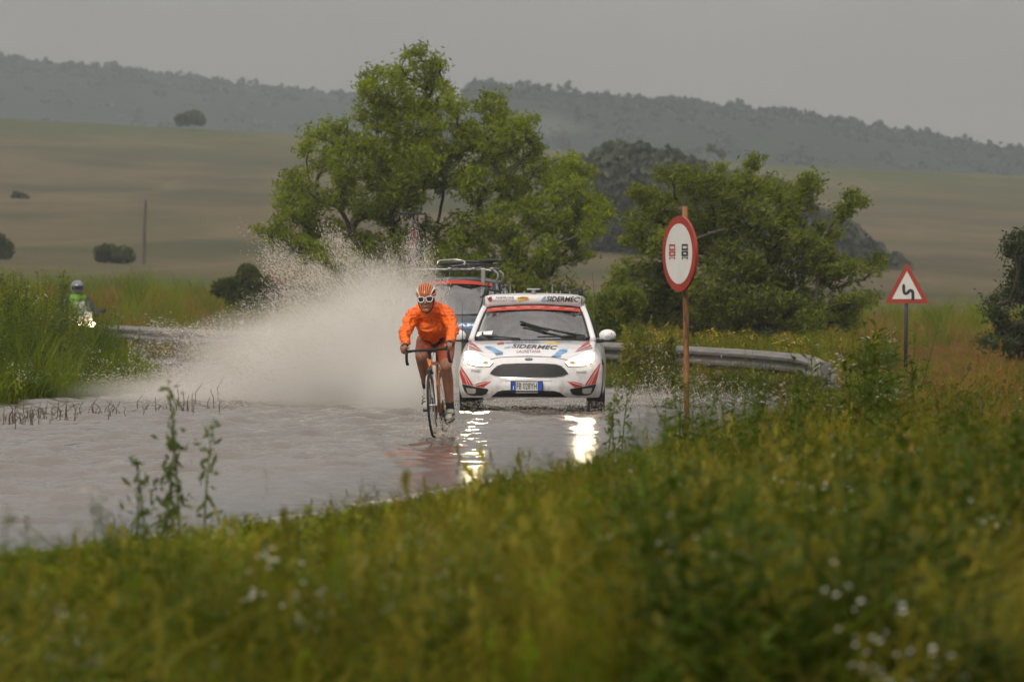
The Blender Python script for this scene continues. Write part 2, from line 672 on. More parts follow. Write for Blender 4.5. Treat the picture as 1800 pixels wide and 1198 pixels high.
def build_water():
    xs = np.arange(-9.2, 5.2, 0.055)
    ys = np.concatenate([np.arange(20, 48, 0.09), np.arange(48, 90, 0.11), np.arange(90, 170, 0.5)])
    X, Y = np.meshgrid(xs, ys)
    X = np.where(X < -9.0, -9.0 + (X + 9.0) * 120, X)
    near = np.interp(Y, [p[1] for p in NEAR], [p[0] for p in NEAR])
    run = np.clip((near - X - 0.9) / 2.2, 0, 1)          # calm film beside the bank, running flood beyond
    run = np.clip(run + 0.5 * fbm(X * 0.4, Y * 0.12, 3, 3), 0.0, 1)
    Z = np.zeros_like(X)
    r2 = np.random.default_rng(3)
    for k in range(46):
        wl_ = 0.2 * (9.0 ** r2.random())
        th = r2.normal(R(75), R(38))
        kx, ky = math.cos(th) * 2 * math.pi / wl_, math.sin(th) * 2 * math.pi / wl_
        Z += (0.0026 * wl_ ** 0.9) * np.sin(kx * X + ky * Y + r2.random() * 6.28)
    gust = 0.55 + 0.9 * np.clip(fbm(X * 0.5, Y * 0.16, 4, 11) + 0.5, 0, 1)
    Z = Z * (0.10 + 2.6 * run) * gust
    Z += run * 0.012 * fbm(X * 1.6, Y * 0.9, 4, 21)
    # rings and bow waves where wheels plough through
    for (wx, wy, am, sp) in ((-.79, 58.05, .006, .6), (-.57, 70.9, .010, .8), (1.0, 70.9, .010, .8), (-.75, 59.1, .005, .5)):
        rr = np.hypot(X - wx, (Y - wy) * .8)
        Z += am * np.exp(-rr / sp) * np.sin(rr * 17 + 1.5 * fbm(X * 2, Y * 1.5, 2, 5))
    # low wash line rolling against the near bank
    wash = np.exp(-((near - X - 0.55 - 0.25 * fbm(Y * 0.5, X * 0 + 3, 3, 8)) / 0.10) ** 2) * np.clip((50 - Y) / 8, 0, 1)
    Z += 0.03 * wash * (0.5 + fbm(X * 3, Y * 1.5, 3, 31) * 1.2)
    ny, nx = X.shape
    v = np.stack([X.ravel(), Y.ravel(), Z.ravel()], 1)
    i = np.arange(ny - 1)[:, None] * nx + np.arange(nx - 1)[None, :]
    q = np.stack([i, i + 1, i + nx + 1, i + nx], -1).reshape(-1, 4)
    me = npmesh('flood_water', v, q)
    at = me.attributes.new('mud', 'FLOAT', 'POINT'); at.data.foreach_set('value', run.astype(np.float32).ravel())
    at = me.attributes.new('foam', 'FLOAT', 'POINT')
    foam = np.clip(wash * 0.9 * np.clip(0.45 + 2.0 * fbm(X * 2.2, Y * 0.7, 4, 41), 0, 1), 0, 1)
    foam = np.maximum(foam, np.clip((fbm(X * 2.6, Y * 0.8, 5, 51) - 0.26) * 3, 0, 0.15) * run)
    at.data.foreach_set('value', foam.astype(np.float32).ravel())
    m, nt, b, out = nodes_of('muddy_water')
    n, l = nt.nodes, nt.links
    a1 = n.new('ShaderNodeAttribute'); a1.attribute_name = 'mud'
    a2 = n.new('ShaderNodeAttribute'); a2.attribute_name = 'foam'
    tc = n.new('ShaderNodeTexCoord')
    nz = n.new('ShaderNodeTexNoise'); nz.inputs['Scale'].default_value = 1.2; nz.inputs['Detail'].default_value = 5
    mp = n.new('ShaderNodeMapping'); mp.inputs['Scale'].default_value = (1, 0.35, 1)
    l.new(tc.outputs['Object'], mp.inputs[0]); l.new(mp.outputs[0], nz.inputs['Vector'])
    m1 = n.new('ShaderNodeMix'); m1.data_type = 'RGBA'
    m1.inputs[6].default_value = (0.055, 0.052, 0.05, 1); m1.inputs[7].default_value = (0.15, 0.13, 0.108, 1)
    ad = n.new('ShaderNodeMath'); ad.operation = 'MULTIPLY_ADD'; ad.inputs[1].default_value = 0.5; ad.use_clamp = True
    l.new(nz.outputs[0], ad.inputs[0]); l.new(a1.outputs['Fac'], ad.inputs[2])
    sb = n.new('ShaderNodeMath'); sb.operation = 'SUBTRACT'; sb.inputs[1].default_value = 0.2; sb.use_clamp = True
    l.new(ad.outputs[0], sb.inputs[0])
    l.new(sb.outputs[0], m1.inputs[0])
    m2 = n.new('ShaderNodeMix'); m2.data_type = 'RGBA'; m2.inputs[7].default_value = (0.62, 0.55, 0.46, 1)
    l.new(a2.outputs['Fac'], m2.inputs[0]); l.new(m1.outputs[2], m2.inputs[6])
    l.new(m2.outputs[2], b.inputs['Base Color'])
    rg = n.new('ShaderNodeMapRange'); rg.inputs['To Min'].default_value = 0.19; rg.inputs['To Max'].default_value = 0.08
    l.new(a1.outputs['Fac'], rg.inputs['Value'])
    rf = n.new('ShaderNodeMath'); rf.operation = 'MULTIPLY_ADD'; rf.inputs[1].default_value = 0.5
    l.new(a2.outputs['Fac'], rf.inputs[0]); l.new(rg.outputs[0], rf.inputs[2])
    l.new(rf.outputs[0], b.inputs['Roughness'])
    b.inputs['IOR'].default_value = 1.33
    bz = n.new('ShaderNodeTexNoise'); bz.inputs['Scale'].default_value = 9; bz.inputs['Detail'].default_value = 2
    l.new(tc.outputs['Object'], bz.inputs['Vector'])
    bp = n.new('ShaderNodeBump'); bp.inputs['Strength'].default_value = 0.2; bp.inputs['Distance'].default_value = 0.02
    l.new(bz.outputs[0], bp.inputs['Height']); l.new(bp.outputs[0], b.inputs['Normal'])
    o = link('flood_water', me, m, smooth=180)
    tag(o, kind='structure')


build_water()

# asphalt of the bend lying under the flood
mb = MB()
cl = smoothline([(-9.5, 12, 0), (-6.2, 30, 0), (-3.6, 45, 0), (-1.6, 58, 0), (-0.6, 72, 0), (-1.0, 86, 0), (-3.0, 98, 0), (-8, 113, 0), (-17, 138, 0)], 8)
vsx, fsx = [], []
for i, p in enumerate(cl):
    t = (cl[min(i + 1, len(cl) - 1)] - cl[max(i - 1, 0)]).normalized()
    nn = Vector((t.y, -t.x, 0))
    for w in (-3.4, 0, 3.4):
        q = p + nn * w
        vsx.append((q.x, q.y, -0.05 - 0.0 * abs(w)))
for i in range(len(cl) - 1):
    for k in (0, 1):
        fsx.append((i * 3 + k, i * 3 + k + 1, i * 3 + k + 4, i * 3 + k + 3))
mb.add(vsx, fsx)
tag(mb.build('road', mat('asphalt', (0.05, 0.05, 0.05), 0.8, bump=0.3)), kind='structure')


# ---------------------------------------------------------------- foliage tools
def leaf_cloud(cent, size, seed=0, up=0.25, aspect=2.6, droop=None):
    """one folded pointed leaf per centre -> verts, quads"""
    r = np.random.default_rng(seed)
    N = len(cent)
    d = r.normal(size=(N, 3)); d[:, 2] += up
    if droop is not None:
        d += np.asarray(droop)
    d /= np.linalg.norm(d, axis=1)[:, None]
    a = r.normal(size=(N, 3)); a -= (a * d).sum(1)[:, None] * d
    a /= np.linalg.norm(a, axis=1)[:, None]
    s = (np.asarray(size) * (0.6 + 0.8 * r.random(N)))[:, None]
    p0 = cent - d * s * 0.5; p2 = cent + d * s * 0.5
    p1 = cent + a * s * 0.5 / aspect; p3 = cent - a * s * 0.5 / aspect
    v = np.stack([p0, p1, p2, p3], 1).reshape(-1, 3)
    q = np.arange(N * 4).reshape(N, 4)
    return v, q


BARK = mat('bark', (0.075, 0.06, 0.045), 0.9, bump=0.6, bscale=25, scale=14, vary=0.4)


def make_tree(name, base, lobes, D, leaves, lmat, label, cat='tree', size=0.11, depth=0.9, stems=1, seed=1, twig=0.2, wind=(0.25, 0, 0), trunk_r=0.12, group=None, per=55, lean=0.35):
    """lobes: (px, py, rx px, ry px) seen in the photo, at D metres"""
    r = random.Random(seed)
    root = empty(name, base)
    tag(root, label, cat, group)
    base = Vector(base)
    s = FPX / D
    nodes = [(base.copy(), -1)]
    fork = base + Vector((0, 0, 0.35))
    nodes.append((fork, 0))
    tips = []
    L = []
    for (px, py, rx, ry) in lobes:
        c = P(px, py, D) + Vector((0, r.uniform(-1, 1) * depth, 0))
        L.append((c, rx / s, ry / s))
    L.sort(key=lambda a: (a[0] - base).length)

    def grow(target, steps, cand, sag=0.0):
        best, bi = 1e9, 1
        for i in cand:
            p = nodes[i][0]
            dv = target - p
            cost = dv.length + (2.5 * max(0, p.z - target.z + 0.2 * dv.length)) + 0.25 * (p - fork).length
            if cost < best:
                best, bi = cost, i
        p0 = nodes[bi][0]
        mid = (p0 + target) / 2 + Vector((r.uniform(-.12, .12), r.uniform(-.12, .12), 0.12)) * (target - p0).length
        prev = bi
        idx = []
        for p in bez(p0, mid, target, steps)[1:]:
            nodes.append((p + Vector((r.uniform(-1, 1), r.uniform(-1, 1), r.uniform(-1, 1))) * 0.015, prev))
            prev = len(nodes) - 1
            idx.append(prev)
        return idx
    cents, sizes = [], []
    tot = sum(rx * ry for _, rx, ry in L)
    for (c, rx, ry) in L:
        idx = grow(c + Vector((0, 0, -0.35 * ry)), 6, range(1, len(nodes)))
        nt_ = max(5, int(leaves / per * rx * ry / tot))
        for k in range(nt_):
            while True:
                u = Vector((r.uniform(-1, 1), r.uniform(-1, 1), r.uniform(-1, 1)))
                if u.length < 1:
                    break
            u = u.normalized() * (u.length ** 0.5) * r.uniform(.8, 1.22)
            t = c + Vector((u.x * rx, u.y * (rx * 0.5 + 0.35), u.z * ry))
            cand = idx + tips[-12:] if tips else idx
            ii = grow(t, 3, cand)
            tips.extend(ii[-1:])
            p = nodes[ii[-1]][0]; q = nodes[ii[0]][0]
            m = int(per * r.uniform(0.5, 1.5))
            for j in range(m):
                f = r.random() ** 0.75 * 1.12
                cc = q.lerp(p, f)
                cents.append((cc.x + r.gauss(0, twig), cc.y + r.gauss(0, twig), cc.z + r.gauss(0, twig * 0.75)))
    # pipe model radii
    load = [0] * len(nodes)
    for i in range(len(nodes) - 1, 0, -1):
        if load[i] == 0:
            load[i] = 1
        load[nodes[i][1]] += load[i]
    tot_l = load[1] or 1
    mbt = MB()
    child = {}
    for i in range(1, len(nodes)):
        child.setdefault(nodes[i][1], []).append(i)
    done = set()
    for i in range(1, len(nodes)):
        if i in done:
            continue
        path = [nodes[i][1], i]
        done.add(i)
        j = i
        while child.get(j):
            j = max(child[j], key=lambda k: load[k])
            if j in done:
                break
            done.add(j); path.append(j)
        rad = [max(0.006, trunk_r * (load[k] / tot_l) ** 0.45) for k in path]
        rad[0] = min(rad[0], rad[1] * 1.25)
        mbt.tube([nodes[k][0] - base for k in path], rad, 6 if rad[0] > 0.03 else 4, cap=False)
    mbt.build('trunk', BARK, root, smooth=180, fixn=False)
    cents = np.array(cents) - np.array(base)
    v, q = leaf_cloud(cents, size, seed, up=0.35, droop=wind, aspect=3.0)
    link('crown', npmesh('crown', v, q), lmat, root)
    return root


# ---------------------------------------------------------------- scattered ground cover (one mass each)
def scatter(name, pts, rz, tilt, scl, idx, sources, label, cat):
    me = bpy.data.meshes.new(name)
    n = len(pts)
    me.vertices.add(n)
    me.vertices.foreach_set('co', np.asarray(pts, np.float32).ravel())
    a = me.attributes.new('rot', 'FLOAT_VECTOR', 'POINT')
    rot = np.stack([tilt[0], tilt[1], rz], 1).astype(np.float32)
    a.data.foreach_set('vector', rot.ravel())
    a = me.attributes.new('scl', 'FLOAT', 'POINT'); a.data.foreach_set('value', np.asarray(scl, np.float32))
    a = me.attributes.new('pick', 'INT', 'POINT'); a.data.foreach_set('value', np.asarray(idx, np.int32))
    c = bpy.data.collections.new(name + '_sources')
    for k, (sm, m) in enumerate(sources):
        so = bpy.data.objects.new('%s_source_%02d' % (name, k), sm)
        if not sm.materials:
            for mm in (m if isinstance(m, (list, tuple)) else [m]):
                sm.materials.append(mm)
        c.objects.link(so)
    o = bpy.data.objects.new(name, me)
    COL.objects.link(o)
    g = bpy.data.node_groups.new(name, 'GeometryNodeTree')
    g.interface.new_socket('Geometry', in_out='INPUT', socket_type='NodeSocketGeometry')
    g.interface.new_socket('Geometry', in_out='OUTPUT', socket_type='NodeSocketGeometry')
    N, Lk = g.nodes, g.links
    gi, go = N.new('NodeGroupInput'), N.new('NodeGroupOutput')
    ip = N.new('GeometryNodeInstanceOnPoints')
    ci = N.new('GeometryNodeCollectionInfo')
    ci.inputs['Collection'].default_value = c
    ci.inputs['Separate Children'].default_value = True
    ci.inputs['Reset Children'].default_value = True

    def attr(nm, ty):
        x = N.new('GeometryNodeInputNamedAttribute'); x.data_type = ty
        x.inputs['Name'].default_value = nm
        return x.outputs['Attribute']
    e2r = N.new('FunctionNodeEulerToRotation')
    Lk.new(attr('rot', 'FLOAT_VECTOR'), e2r.inputs[0])
    Lk.new(gi.outputs[0], ip.inputs['Points'])
    Lk.new(ci.outputs[0], ip.inputs['Instance'])
    ip.inputs['Pick Instance'].default_value = True
    Lk.new(attr('pick', 'INT'), ip.inputs['Instance Index'])
    Lk.new(e2r.outputs[0], ip.inputs['Rotation'])
    Lk.new(attr('scl', 'FLOAT'), ip.inputs['Scale'])
    Lk.new(ip.outputs[0], go.inputs[0])
    md = o.modifiers.new('scatter', 'NODES'); md.node_group = g
    tag(o, label, cat, kind='stuff')
    return o


def blades(n, h, spread, width, lean, seed, seedhead=0.0):
    """a tuft of curved blades; seedhead > 0 adds a ragged head on some"""
    r = np.random.default_rng(seed)
    v, f = [], []
    for k in range(n):
        a = r.random() * 6.28; rr = spread * math.sqrt(r.random())
        b = np.array([math.cos(a) * rr, math.sin(a) * rr, -0.03])
        hh = h * r.uniform(0.5, 1.1)
        da = r.random() * 6.28
        ln = lean * r.uniform(0.2, 1.4) * hh
        side = np.array([-math.sin(da + 1.2), math.cos(da + 1.2), 0]) * width * r.uniform(0.6, 1.3)
        o = len(v)
        for t, w in ((0, 0.8), (0.4, 1.0), (0.75, 0.65), (1.0, 0.02)):
            p = b + np.array([math.cos(da), math.sin(da), 0]) * ln * t * t + np.array([0, 0, hh * (t - 0.22 * t * t * min(1, lean * 1.2))])
            v.append(p - side * w); v.append(p + side * w)
        for i in range(3):
            f.append([o + 2 * i, o + 2 * i + 1, o + 2 * i + 3, o + 2 * i + 2])
        if r.random() < seedhead:
            tip = (v[-1] + v[-2]) / 2
            for j in range(7):
                c = tip - np.array([0, 0, 0.018 * j]) + r.normal(0, 0.007, 3)
                o = len(v)
                v += [c + np.array([-.006, 0, -.012]), c + np.array([.006, .004, -.012]), c + np.array([.007, 0, .012]), c + np.array([-.005, -.004, .014])]
                f.append([o, o + 1, o + 2, o + 3])
    return npmesh('tuft', np.array(v), np.array(f))


def herb(h, nst, nleaf, lsz, seed, spread=0.12, flowers=0, fsz=0.012, lean=0.25, stem=0.0035, top_only=False):
    """leafy herb: stems (mat 0 leaf colour), leaves, and optional blossoms (mat 1)"""
    r = np.random.default_rng(seed)
    v, f, mi = [], [], []
    for k in range(nst):
        a = r.random() * 6.28
        b = np.array([math.cos(a), math.sin(a), 0]) * spread * math.sqrt(r.random()) + np.array([0, 0, -0.03])
        da = r.random() * 6.28; hh = h * r.uniform(0.6, 1.08); ln = lean * hh * r.uniform(0.1, 1)
        pos = lambda t: b + np.array([math.cos(da), math.sin(da), 0]) * ln * t * t + np.array([0, 0, hh * t])
        o = len(v)
        for t in (0, 0.5, 1.0):
            p = pos(t); w = stem * (1.3 - t)
            v += [p + np.array([w, 0, 0]), p + np.array([-w * .5, w * .87, 0]), p + np.array([-w * .5, -w * .87, 0])]
        for i in range(2):
            for j in range(3):
                f.append([o + i * 3 + j, o + i * 3 + (j + 1) % 3, o + i * 3 + 3 + (j + 1) % 3, o + i * 3 + 3 + j]); mi.append(0)
        for j in range(nleaf):
            t = (0.35 if top_only else 0.06) + (0.62 if top_only else 0.92) * r.random()
            p = pos(t)
            az = r.random() * 6.28
            d = np.array([math.cos(az), math.sin(az), r.uniform(-0.1, 0.7)]); d /= np.linalg.norm(d)
            L = lsz * r.uniform(0.5, 1.2) * (1.15 - 0.6 * t)
            sd = np.cross(d, [0, 0, 1.0]); sd /= np.linalg.norm(sd) + 1e-6
            o = len(v)
            m = p + d * L * 0.45 + np.array([0, 0, L * 0.08])
            v += [p, m + sd * L * 0.13, p + d * L - np.array([0, 0, L * 0.12]), m - sd * L * 0.13]
            f.append([o, o + 1, o + 2, o + 3]); mi.append(0)
        for j in range(flowers):
            p = pos(r.uniform(0.86, 1.0)) + np.array([r.normal(0, .035), r.normal(0, .035), r.normal(0.02, .02)])
            for az in (0, 1.57):
                o = len(v); s_ = fsz * r.uniform(0.6, 1.2)
                d = np.array([math.cos(az), math.sin(az), 0.35]) * s_; e = np.array([-math.sin(az), math.cos(az), 0.1]) * s_
                v += [p - d, p - e, p + d, p + e]
                f.append([o, o + 1, o + 2, o + 3]); mi.append(1)
    me = npmesh('herb', np.array(v), np.array(f))
    me.polygons.foreach_set('material_index', mi)
    return me


SRC_H = [.13, .17, .42, .5, .55, .5, .34, .5, .44, .57, .24, 1.05, 1.2, .92, .95]
LIMX = [-200, 0, 500, 870, 1100, 1310, 1450, 1600, 1800, 2000]
LIMY = [985, 958, 905, 838, 797, 745, 706, 684, 655, 640]
G_GREEN = leaf_mat('grass_green', (0.042, 0.078, 0.003), (0.225, 0.275, 0.01), perinst=True, scale=0.5)
G_OLIVE = leaf_mat('grass_olive', (0.085, 0.082, 0.005), (0.30, 0.26, 0.025), perinst=True, scale=0.5)
G_DRY = leaf_mat('grass_dry', (0.13, 0.072, 0.013), (0.34, 0.21, 0.06), perinst=True, scale=0.5)
G_HERB = leaf_mat('herb_green', (0.02, 0.046, 0.003), (0.125, 0.18, 0.008), perinst=True, scale=0.6)
G_LIME = leaf_mat('herb_lime', (0.10, 0.14, 0.003), (0.36, 0.38, 0.01), perinst=True, scale=0.6)
F_WHITE = mat('petal_white', (0.72, 0.70, 0.62), 0.7)
F_YEL = mat('petal_yellow', (0.62, 0.42, 0.03), 0.7)

SRC = [
    (blades(46, 0.13, 0.16, 0.0035, 0.7, 1), G_GREEN), (blades(46, 0.17, 0.17, 0.0035, 0.6, 2), G_GREEN),      # 0 1 short
    (blades(44, 0.42, 0.2, 0.0042, 0.9, 3, .12), G_GREEN), (blades(44, 0.52, 0.22, 0.0042, 1.2, 4, .2), G_OLIVE),      # 2 3 tall
    (blades(40, 0.55, 0.15, 0.003, 0.5, 5, 0.5), G_DRY), (blades(36, 0.5, 0.2, 0.003, 0.8, 6, 0.4), G_DRY),      # 4 5 dry
    (herb(0.34, 9, 26, 0.085, 7, lean=.5), G_HERB), (herb(0.55, 6, 34, 0.085, 8, lean=.35), G_HERB),                                # 6 7 leafy
    (herb(0.42, 9, 20, 0.05, 9, flowers=5, fsz=0.0065), [G_HERB, F_WHITE]),                                     # 8 white flowers
    (herb(0.55, 8, 30, 0.06, 10, flowers=4, fsz=0.014, top_only=False), [G_LIME, F_YEL]),                      # 9 yellow flowers
    (herb(0.24, 11, 24, 0.07, 11, spread=0.18, lean=.6), G_LIME),                                                        # 10 low lime herb
    (herb(1.05, 6, 60, 0.085, 12, spread=0.16, lean=0.18), G_HERB), (herb(1.2, 5, 70, 0.07, 13, spread=0.14, lean=0.15), G_LIME),  # 11 12 tall weeds
    (herb(0.9, 6, 46, 0.06, 14, spread=0.18, flowers=7, fsz=0.013), [G_HERB, F_WHITE]),                        # 13 tall white
    (blades(44, 0.95, 0.2, 0.005, 0.35, 15), G_GREEN),                                                          # 14 high grass
]


def sow(name, n, region, table, label, hs=(0.8, 1.25), seed=1, keep=None, wind=0.12):
    """region(r, n) -> x, y arrays; table: function (x, y, r) -> source index and size"""
    r = np.random.default_rng(seed)
    x, y = region(r, n)
    d = flood_dist(x, y)
    ok = d > 0.0
    if keep is not None:
        ok &= keep(x, y, d, r)
    x, y, d = x[ok], y[ok], d[ok]
    z = ground_z(x, y)
    ok = z > -0.01
    x, y, d, z = x[ok], y[ok], d[ok], z[ok]
    idx, sc = table(x, y, d, r)
    sc = sc * r.uniform(hs[0], hs[1], len(x))
    scatter(name, np.stack([x, y, z], 1), r.random(len(x)) * 6.28, (r.normal(0, .1, len(x)), r.normal(wind, .1, len(x))), sc, idx, SRC, label, 'undergrowth')


def wedge(d0, d1, x0=None, x1=None, pw=1.0, marg=1.0):
    def fn(r, n):
        y = (d0 ** (1 + pw) + (d1 ** (1 + pw) - d0 ** (1 + pw)) * r.random(n)) ** (1 / (1 + pw))
        hw = 0.09 * y + marg
        lo = -hw if x0 is None else np.maximum(-hw, x0)
        hi = hw if x1 is None else np.minimum(hw, x1)
        return lo + (hi - lo) * r.random(n), y
    return fn


def pick(r, n, opts, w):
    return r.choice(opts, n, p=np.array(w) / sum(w))


def near_table(x, y, d, r):
    n = len(x)
    col = x / y * FPX + 900
    idx = pick(r, n, [0, 1, 2, 3, 6, 7, 10, 8], [3, 5, 4.4, 4.8, 1.8, 1.6, 4.2, .6])
    # short turf next to the water
    ed = d < 0.55 + 0.5 * r.random(n)
    idx = np.where(ed, pick(r, n, [0, 1, 10], [3, 3, 1.6]), idx)
    # dry grass and white blossoms towards the right-hand meadow
    patch = fbm(x * 0.8, y * 0.25, 3, 77)
    dryp = np.clip((col - 1350) / 350, 0, 1) * np.clip((y - 36) / 22, 0, 1)
    idx = np.where((r.random(n) < dryp * 0.75) & ~ed, pick(r, n, [4, 5, 3, 2], [3, 3, 2, 1]), idx)
    wh = (patch > 0.14) & (col > 1000) & (r.random(n) < 0.22) & (y < 62)
    idx = np.where(wh & ~ed, 8, idx)
    sc = np.ones(n)
    sc = np.where(ed, 0.75, sc)
    tus = fbm(x * 1.5, y * 0.6, 3, 99)
    sc = sc * (0.3 + 1.9 * np.clip(tus + 0.35, 0, 0.8))
    dk = fbm(x * 1.1, y * 0.45, 3, 123)
    idx = np.where((dk > 0.1) & ~ed & (r.random(n) < .7), pick(r, n, [6, 7, 2, 3], [2, 1.6, 2, 1.4]), idx)
    idx = np.where((dk < -0.1) & ~ed & (r.random(n) < .75), pick(r, n, [10, 1, 3, 5, 2], [3, 2.5, 2.6, .9, 1.5]), idx)
    # plants stay low where the bank lets one look over to the road
    lim = CAM_H - (np.interp(col, LIMX, LIMY) - HOR) / FPX * y - ground_z(x, y)
    lim = np.maximum(lim, 0.05) * np.where(r.random(n) < 0.03 + 0.10 * (col > 1050), 1.25 + .5 * r.random(n), 1.0) * r.uniform(0.6, 1.0, n)
    hh = np.array(SRC_H)[idx]
    sc = np.minimum(sc, lim / hh)
    small = sc < 0.45
    idx = np.where(small & ~np.isin(idx, [4, 5]), pick(r, n, [0, 1, 10], [3, 3, 1.5]), idx)
    hh = np.array(SRC_H)[idx]
    sc = np.where(small, np.clip(lim / hh, 0.25, 1.1), sc)
    tall = (col > 1010) & (col < 1600) & (y > 34) & (y < 66) & ~ed & (r.random(n) < np.where((col > 1230) | (col < 1130), .045, .015))
    idx = np.where(tall, pick(r, n, [7, 12, 11, 13], [2, 3, 2, 1]), idx)
    sc = np.where(tall, np.clip(lim * r.uniform(1.1, 2.1, n), 0.25, .9) / np.array(SRC_H)[idx], sc)
    return idx, sc


sow('verge_grass', 37000, wedge(14.5, 70, pw=0.8), near_table, 'green grass, weeds and small white flowers on the near roadside bank', seed=11, keep=lambda x, y, d, r: x > np.interp(y, [p[1] for p in NEAR], [p[0] for p in NEAR]))
sow('meadow_grass', 15000, wedge(70, 135, x0=2.0, pw=1.0, marg=2), near_table, 'olive and straw-coloured grass around the triangular sign', seed=12, hs=(1.0, 1.5))


def rail_table(x, y, d, r):
    n = len(x)
    idx = pick(r, n, [2, 3, 9, 12, 14, 7, 13, 4, 6], [3, 2.5, 1.4, 1.2, 2.5, 2.5, 0.3, 1.2, 2])
    sc = np.where(np.isin(idx, [12, 13, 14]), 0.62, 1.0)
    col = x / y * FPX + 900
    lim = np.maximum(CAM_H - (np.interp(col, LIMX, LIMY) - HOR) / FPX * y - ground_z(x, y), .06)
    sc = np.where((col > 1440) & (y < 93), np.minimum(sc, lim * r.uniform(.6, 1.05, n) / np.array(SRC_H)[idx]), sc)
    return idx, np.where(d < 1.5, np.minimum(sc, (.12 + .30 * r.random(n)) / np.array(SRC_H)[idx]), sc)


sow('rail_undergrowth', 6500, lambda r, n: (lambda t, o: (np.interp(t, [p[1] for p in FAR], [p[0] for p in FAR]) + o, t + o * 0.6))(84.5 + 27 * r.random(n), 0.1 + 4.9 * r.random(n) ** 1.4), rail_table, 'yellow-green flowering weeds behind the crash barrier', seed=13)


def island_table(x, y, d, r):
    n = len(x)
    idx = pick(r, n, [11, 12, 13, 14, 7, 2, 6], [4, 2.2, .25, 3, 1.5, 1.2, 1.0])
    edge = d < 0.5
    idx = np.where(edge, pick(r, n, [2, 6, 14, 8, 10], [2, 2, 1.4, .15, 1]), idx)
    sc = np.clip(0.7 + 0.45 * d, 0, 1.5) * (0.75 + 0.5 * np.clip(fbm(x * 0.9, y * 0.4, 3, 55) + 0.4, 0, 1))
    sc = np.where(np.isin(idx, [2, 6, 7, 8, 10]), np.clip(sc * 1.8, 0.8, 2.2), sc)
    col = x / y * FPX + 900                     # a gap in the weeds where the motorcycle comes through
    lim = CAM_H - (np.interp(col, [60, 95, 122, 172, 195], [475, 488, 545, 552, 498]) - HOR) / FPX * y
    return idx, np.minimum(sc, lim * r.uniform(.85, 1.12, n) / np.array(SRC_H)[idx])


sow('island_thicket', 4600, lambda r, n: (-14 + 8.6 * r.random(n), 70 + 34 * r.random(n)), island_table, 'dense green thicket of tall weeds at the inside of the bend', seed=14, keep=lambda x, y, d, r: (x < -5.4))
sow('far_verge', 5000, wedge(128, 200, pw=1.0, marg=8), lambda x, y, d, r: (pick(r, len(x), [2, 3, 4, 5, 14], [2, 3, 2, 2, 1]), np.full(len(x), 1.3)), 'rough grass beyond the bend below the slope', seed=15)

# ---------------------------------------------------------------- far hills and woods
def ridge(name, D, cols, rows, back, seed):
    """long wooded ridge: terrain body of the ridge"""
    us = np.linspace(cols[0], cols[-1], 160)
    top = np.interp(us, cols, rows)
    ts = np.linspace(0, 1, 26)
    U, T = np.meshgrid(us, ts)
    dist = D - back * (1 - T)
    zt = CAM_H - (np.interp(U, cols, rows) + 14 - HOR) / FPX * D
    Z = zt * (T ** 0.9) - 30 * (1 - T)
    X = (U - 900) / FPX * D
    Z = Z + 6 * fbm(X * 0.02, dist * 0.02, 3, seed) * (1 - T)
    nu, nt_ = len(us), len(ts)
    v = np.stack([X.ravel(), dist.ravel(), Z.ravel()], 1)
    i = np.arange(nt_ - 1)[:, None] * nu + np.arange(nu - 1)[None, :]
    q = np.stack([i, i + 1, i + nu + 1, i + nu], -1).reshape(-1, 4)
    o = link(name, npmesh(name, v, q), mat('hill_floor', (0.016, 0.026, 0.015), 0.95, scale=0.05, spec=0.0), smooth=180)
    tag(o, kind='structure')
    return X, dist, Z


def canopy(name, X, Dd, Z, n, seed, label, rad=(2.2, 4.0), ridge_share=0.4, cards=46):
    """each far tree a ragged clump of leaf cards"""
    r = np.random.default_rng(seed)
    nt_, nu = X.shape
    C = []
    for k in range(n):
        j = r.integers(0, nu)
        i = nt_ - 1 - int(r.integers(0, 2)) if r.random() < ridge_share else int(r.integers(8, nt_))
        c = np.array([X[i, j] + r.normal(0, 3), Dd[i, j] + r.normal(0, 6), Z[i, j] - 1.0])
        s = r.uniform(*rad) * (0.65 if r.random() < 0.6 else 1.0)
        u = r.normal(size=(cards, 3)); u /= np.linalg.norm(u, axis=1)[:, None]
        C.append(c + u * (r.random(cards)[:, None] ** 0.35) * np.array([s, s, s * r.uniform(0.6, 1.0)]))
    v, q = leaf_cloud(np.concatenate(C), 2.0, seed, aspect=1.3)
    o = link(name, npmesh(name, v, q), leaf_mat('far_leaf', (0.012, 0.022, 0.014), (0.024, 0.036, 0.02), trans=0.1, scale=0.03))
    tag(o, label, 'woodland', kind='stuff')


rl = ridge('left_hill', 1900, [-900, -400, 0, 120, 250, 420, 560, 640, 720, 820, 1000, 1300], [40, 62, 86, 99, 112, 137, 149, 155, 175, 215, 290, 420], 700, 1)
canopy('left_ridge_woods', *rl, 1500, 5, 'hazy blue-grey woods along the ridge on the left skyline')
rr_ = ridge('right_hill', 1550, [560, 700, 790, 815, 850, 950, 1000, 1100, 1200, 1300, 1400, 1500, 1560, 1620, 1700, 1800, 2100, 2600], [420, 300, 185, 148, 139, 140, 156, 163, 168, 176, 186, 205, 219, 226, 242, 254, 290, 380], 550, 2)
canopy('right_ridge_woods', *rr_, 1700, 6, 'misty grey-green woods along the ridge on the right skyline', rad=(1.9, 4.2))


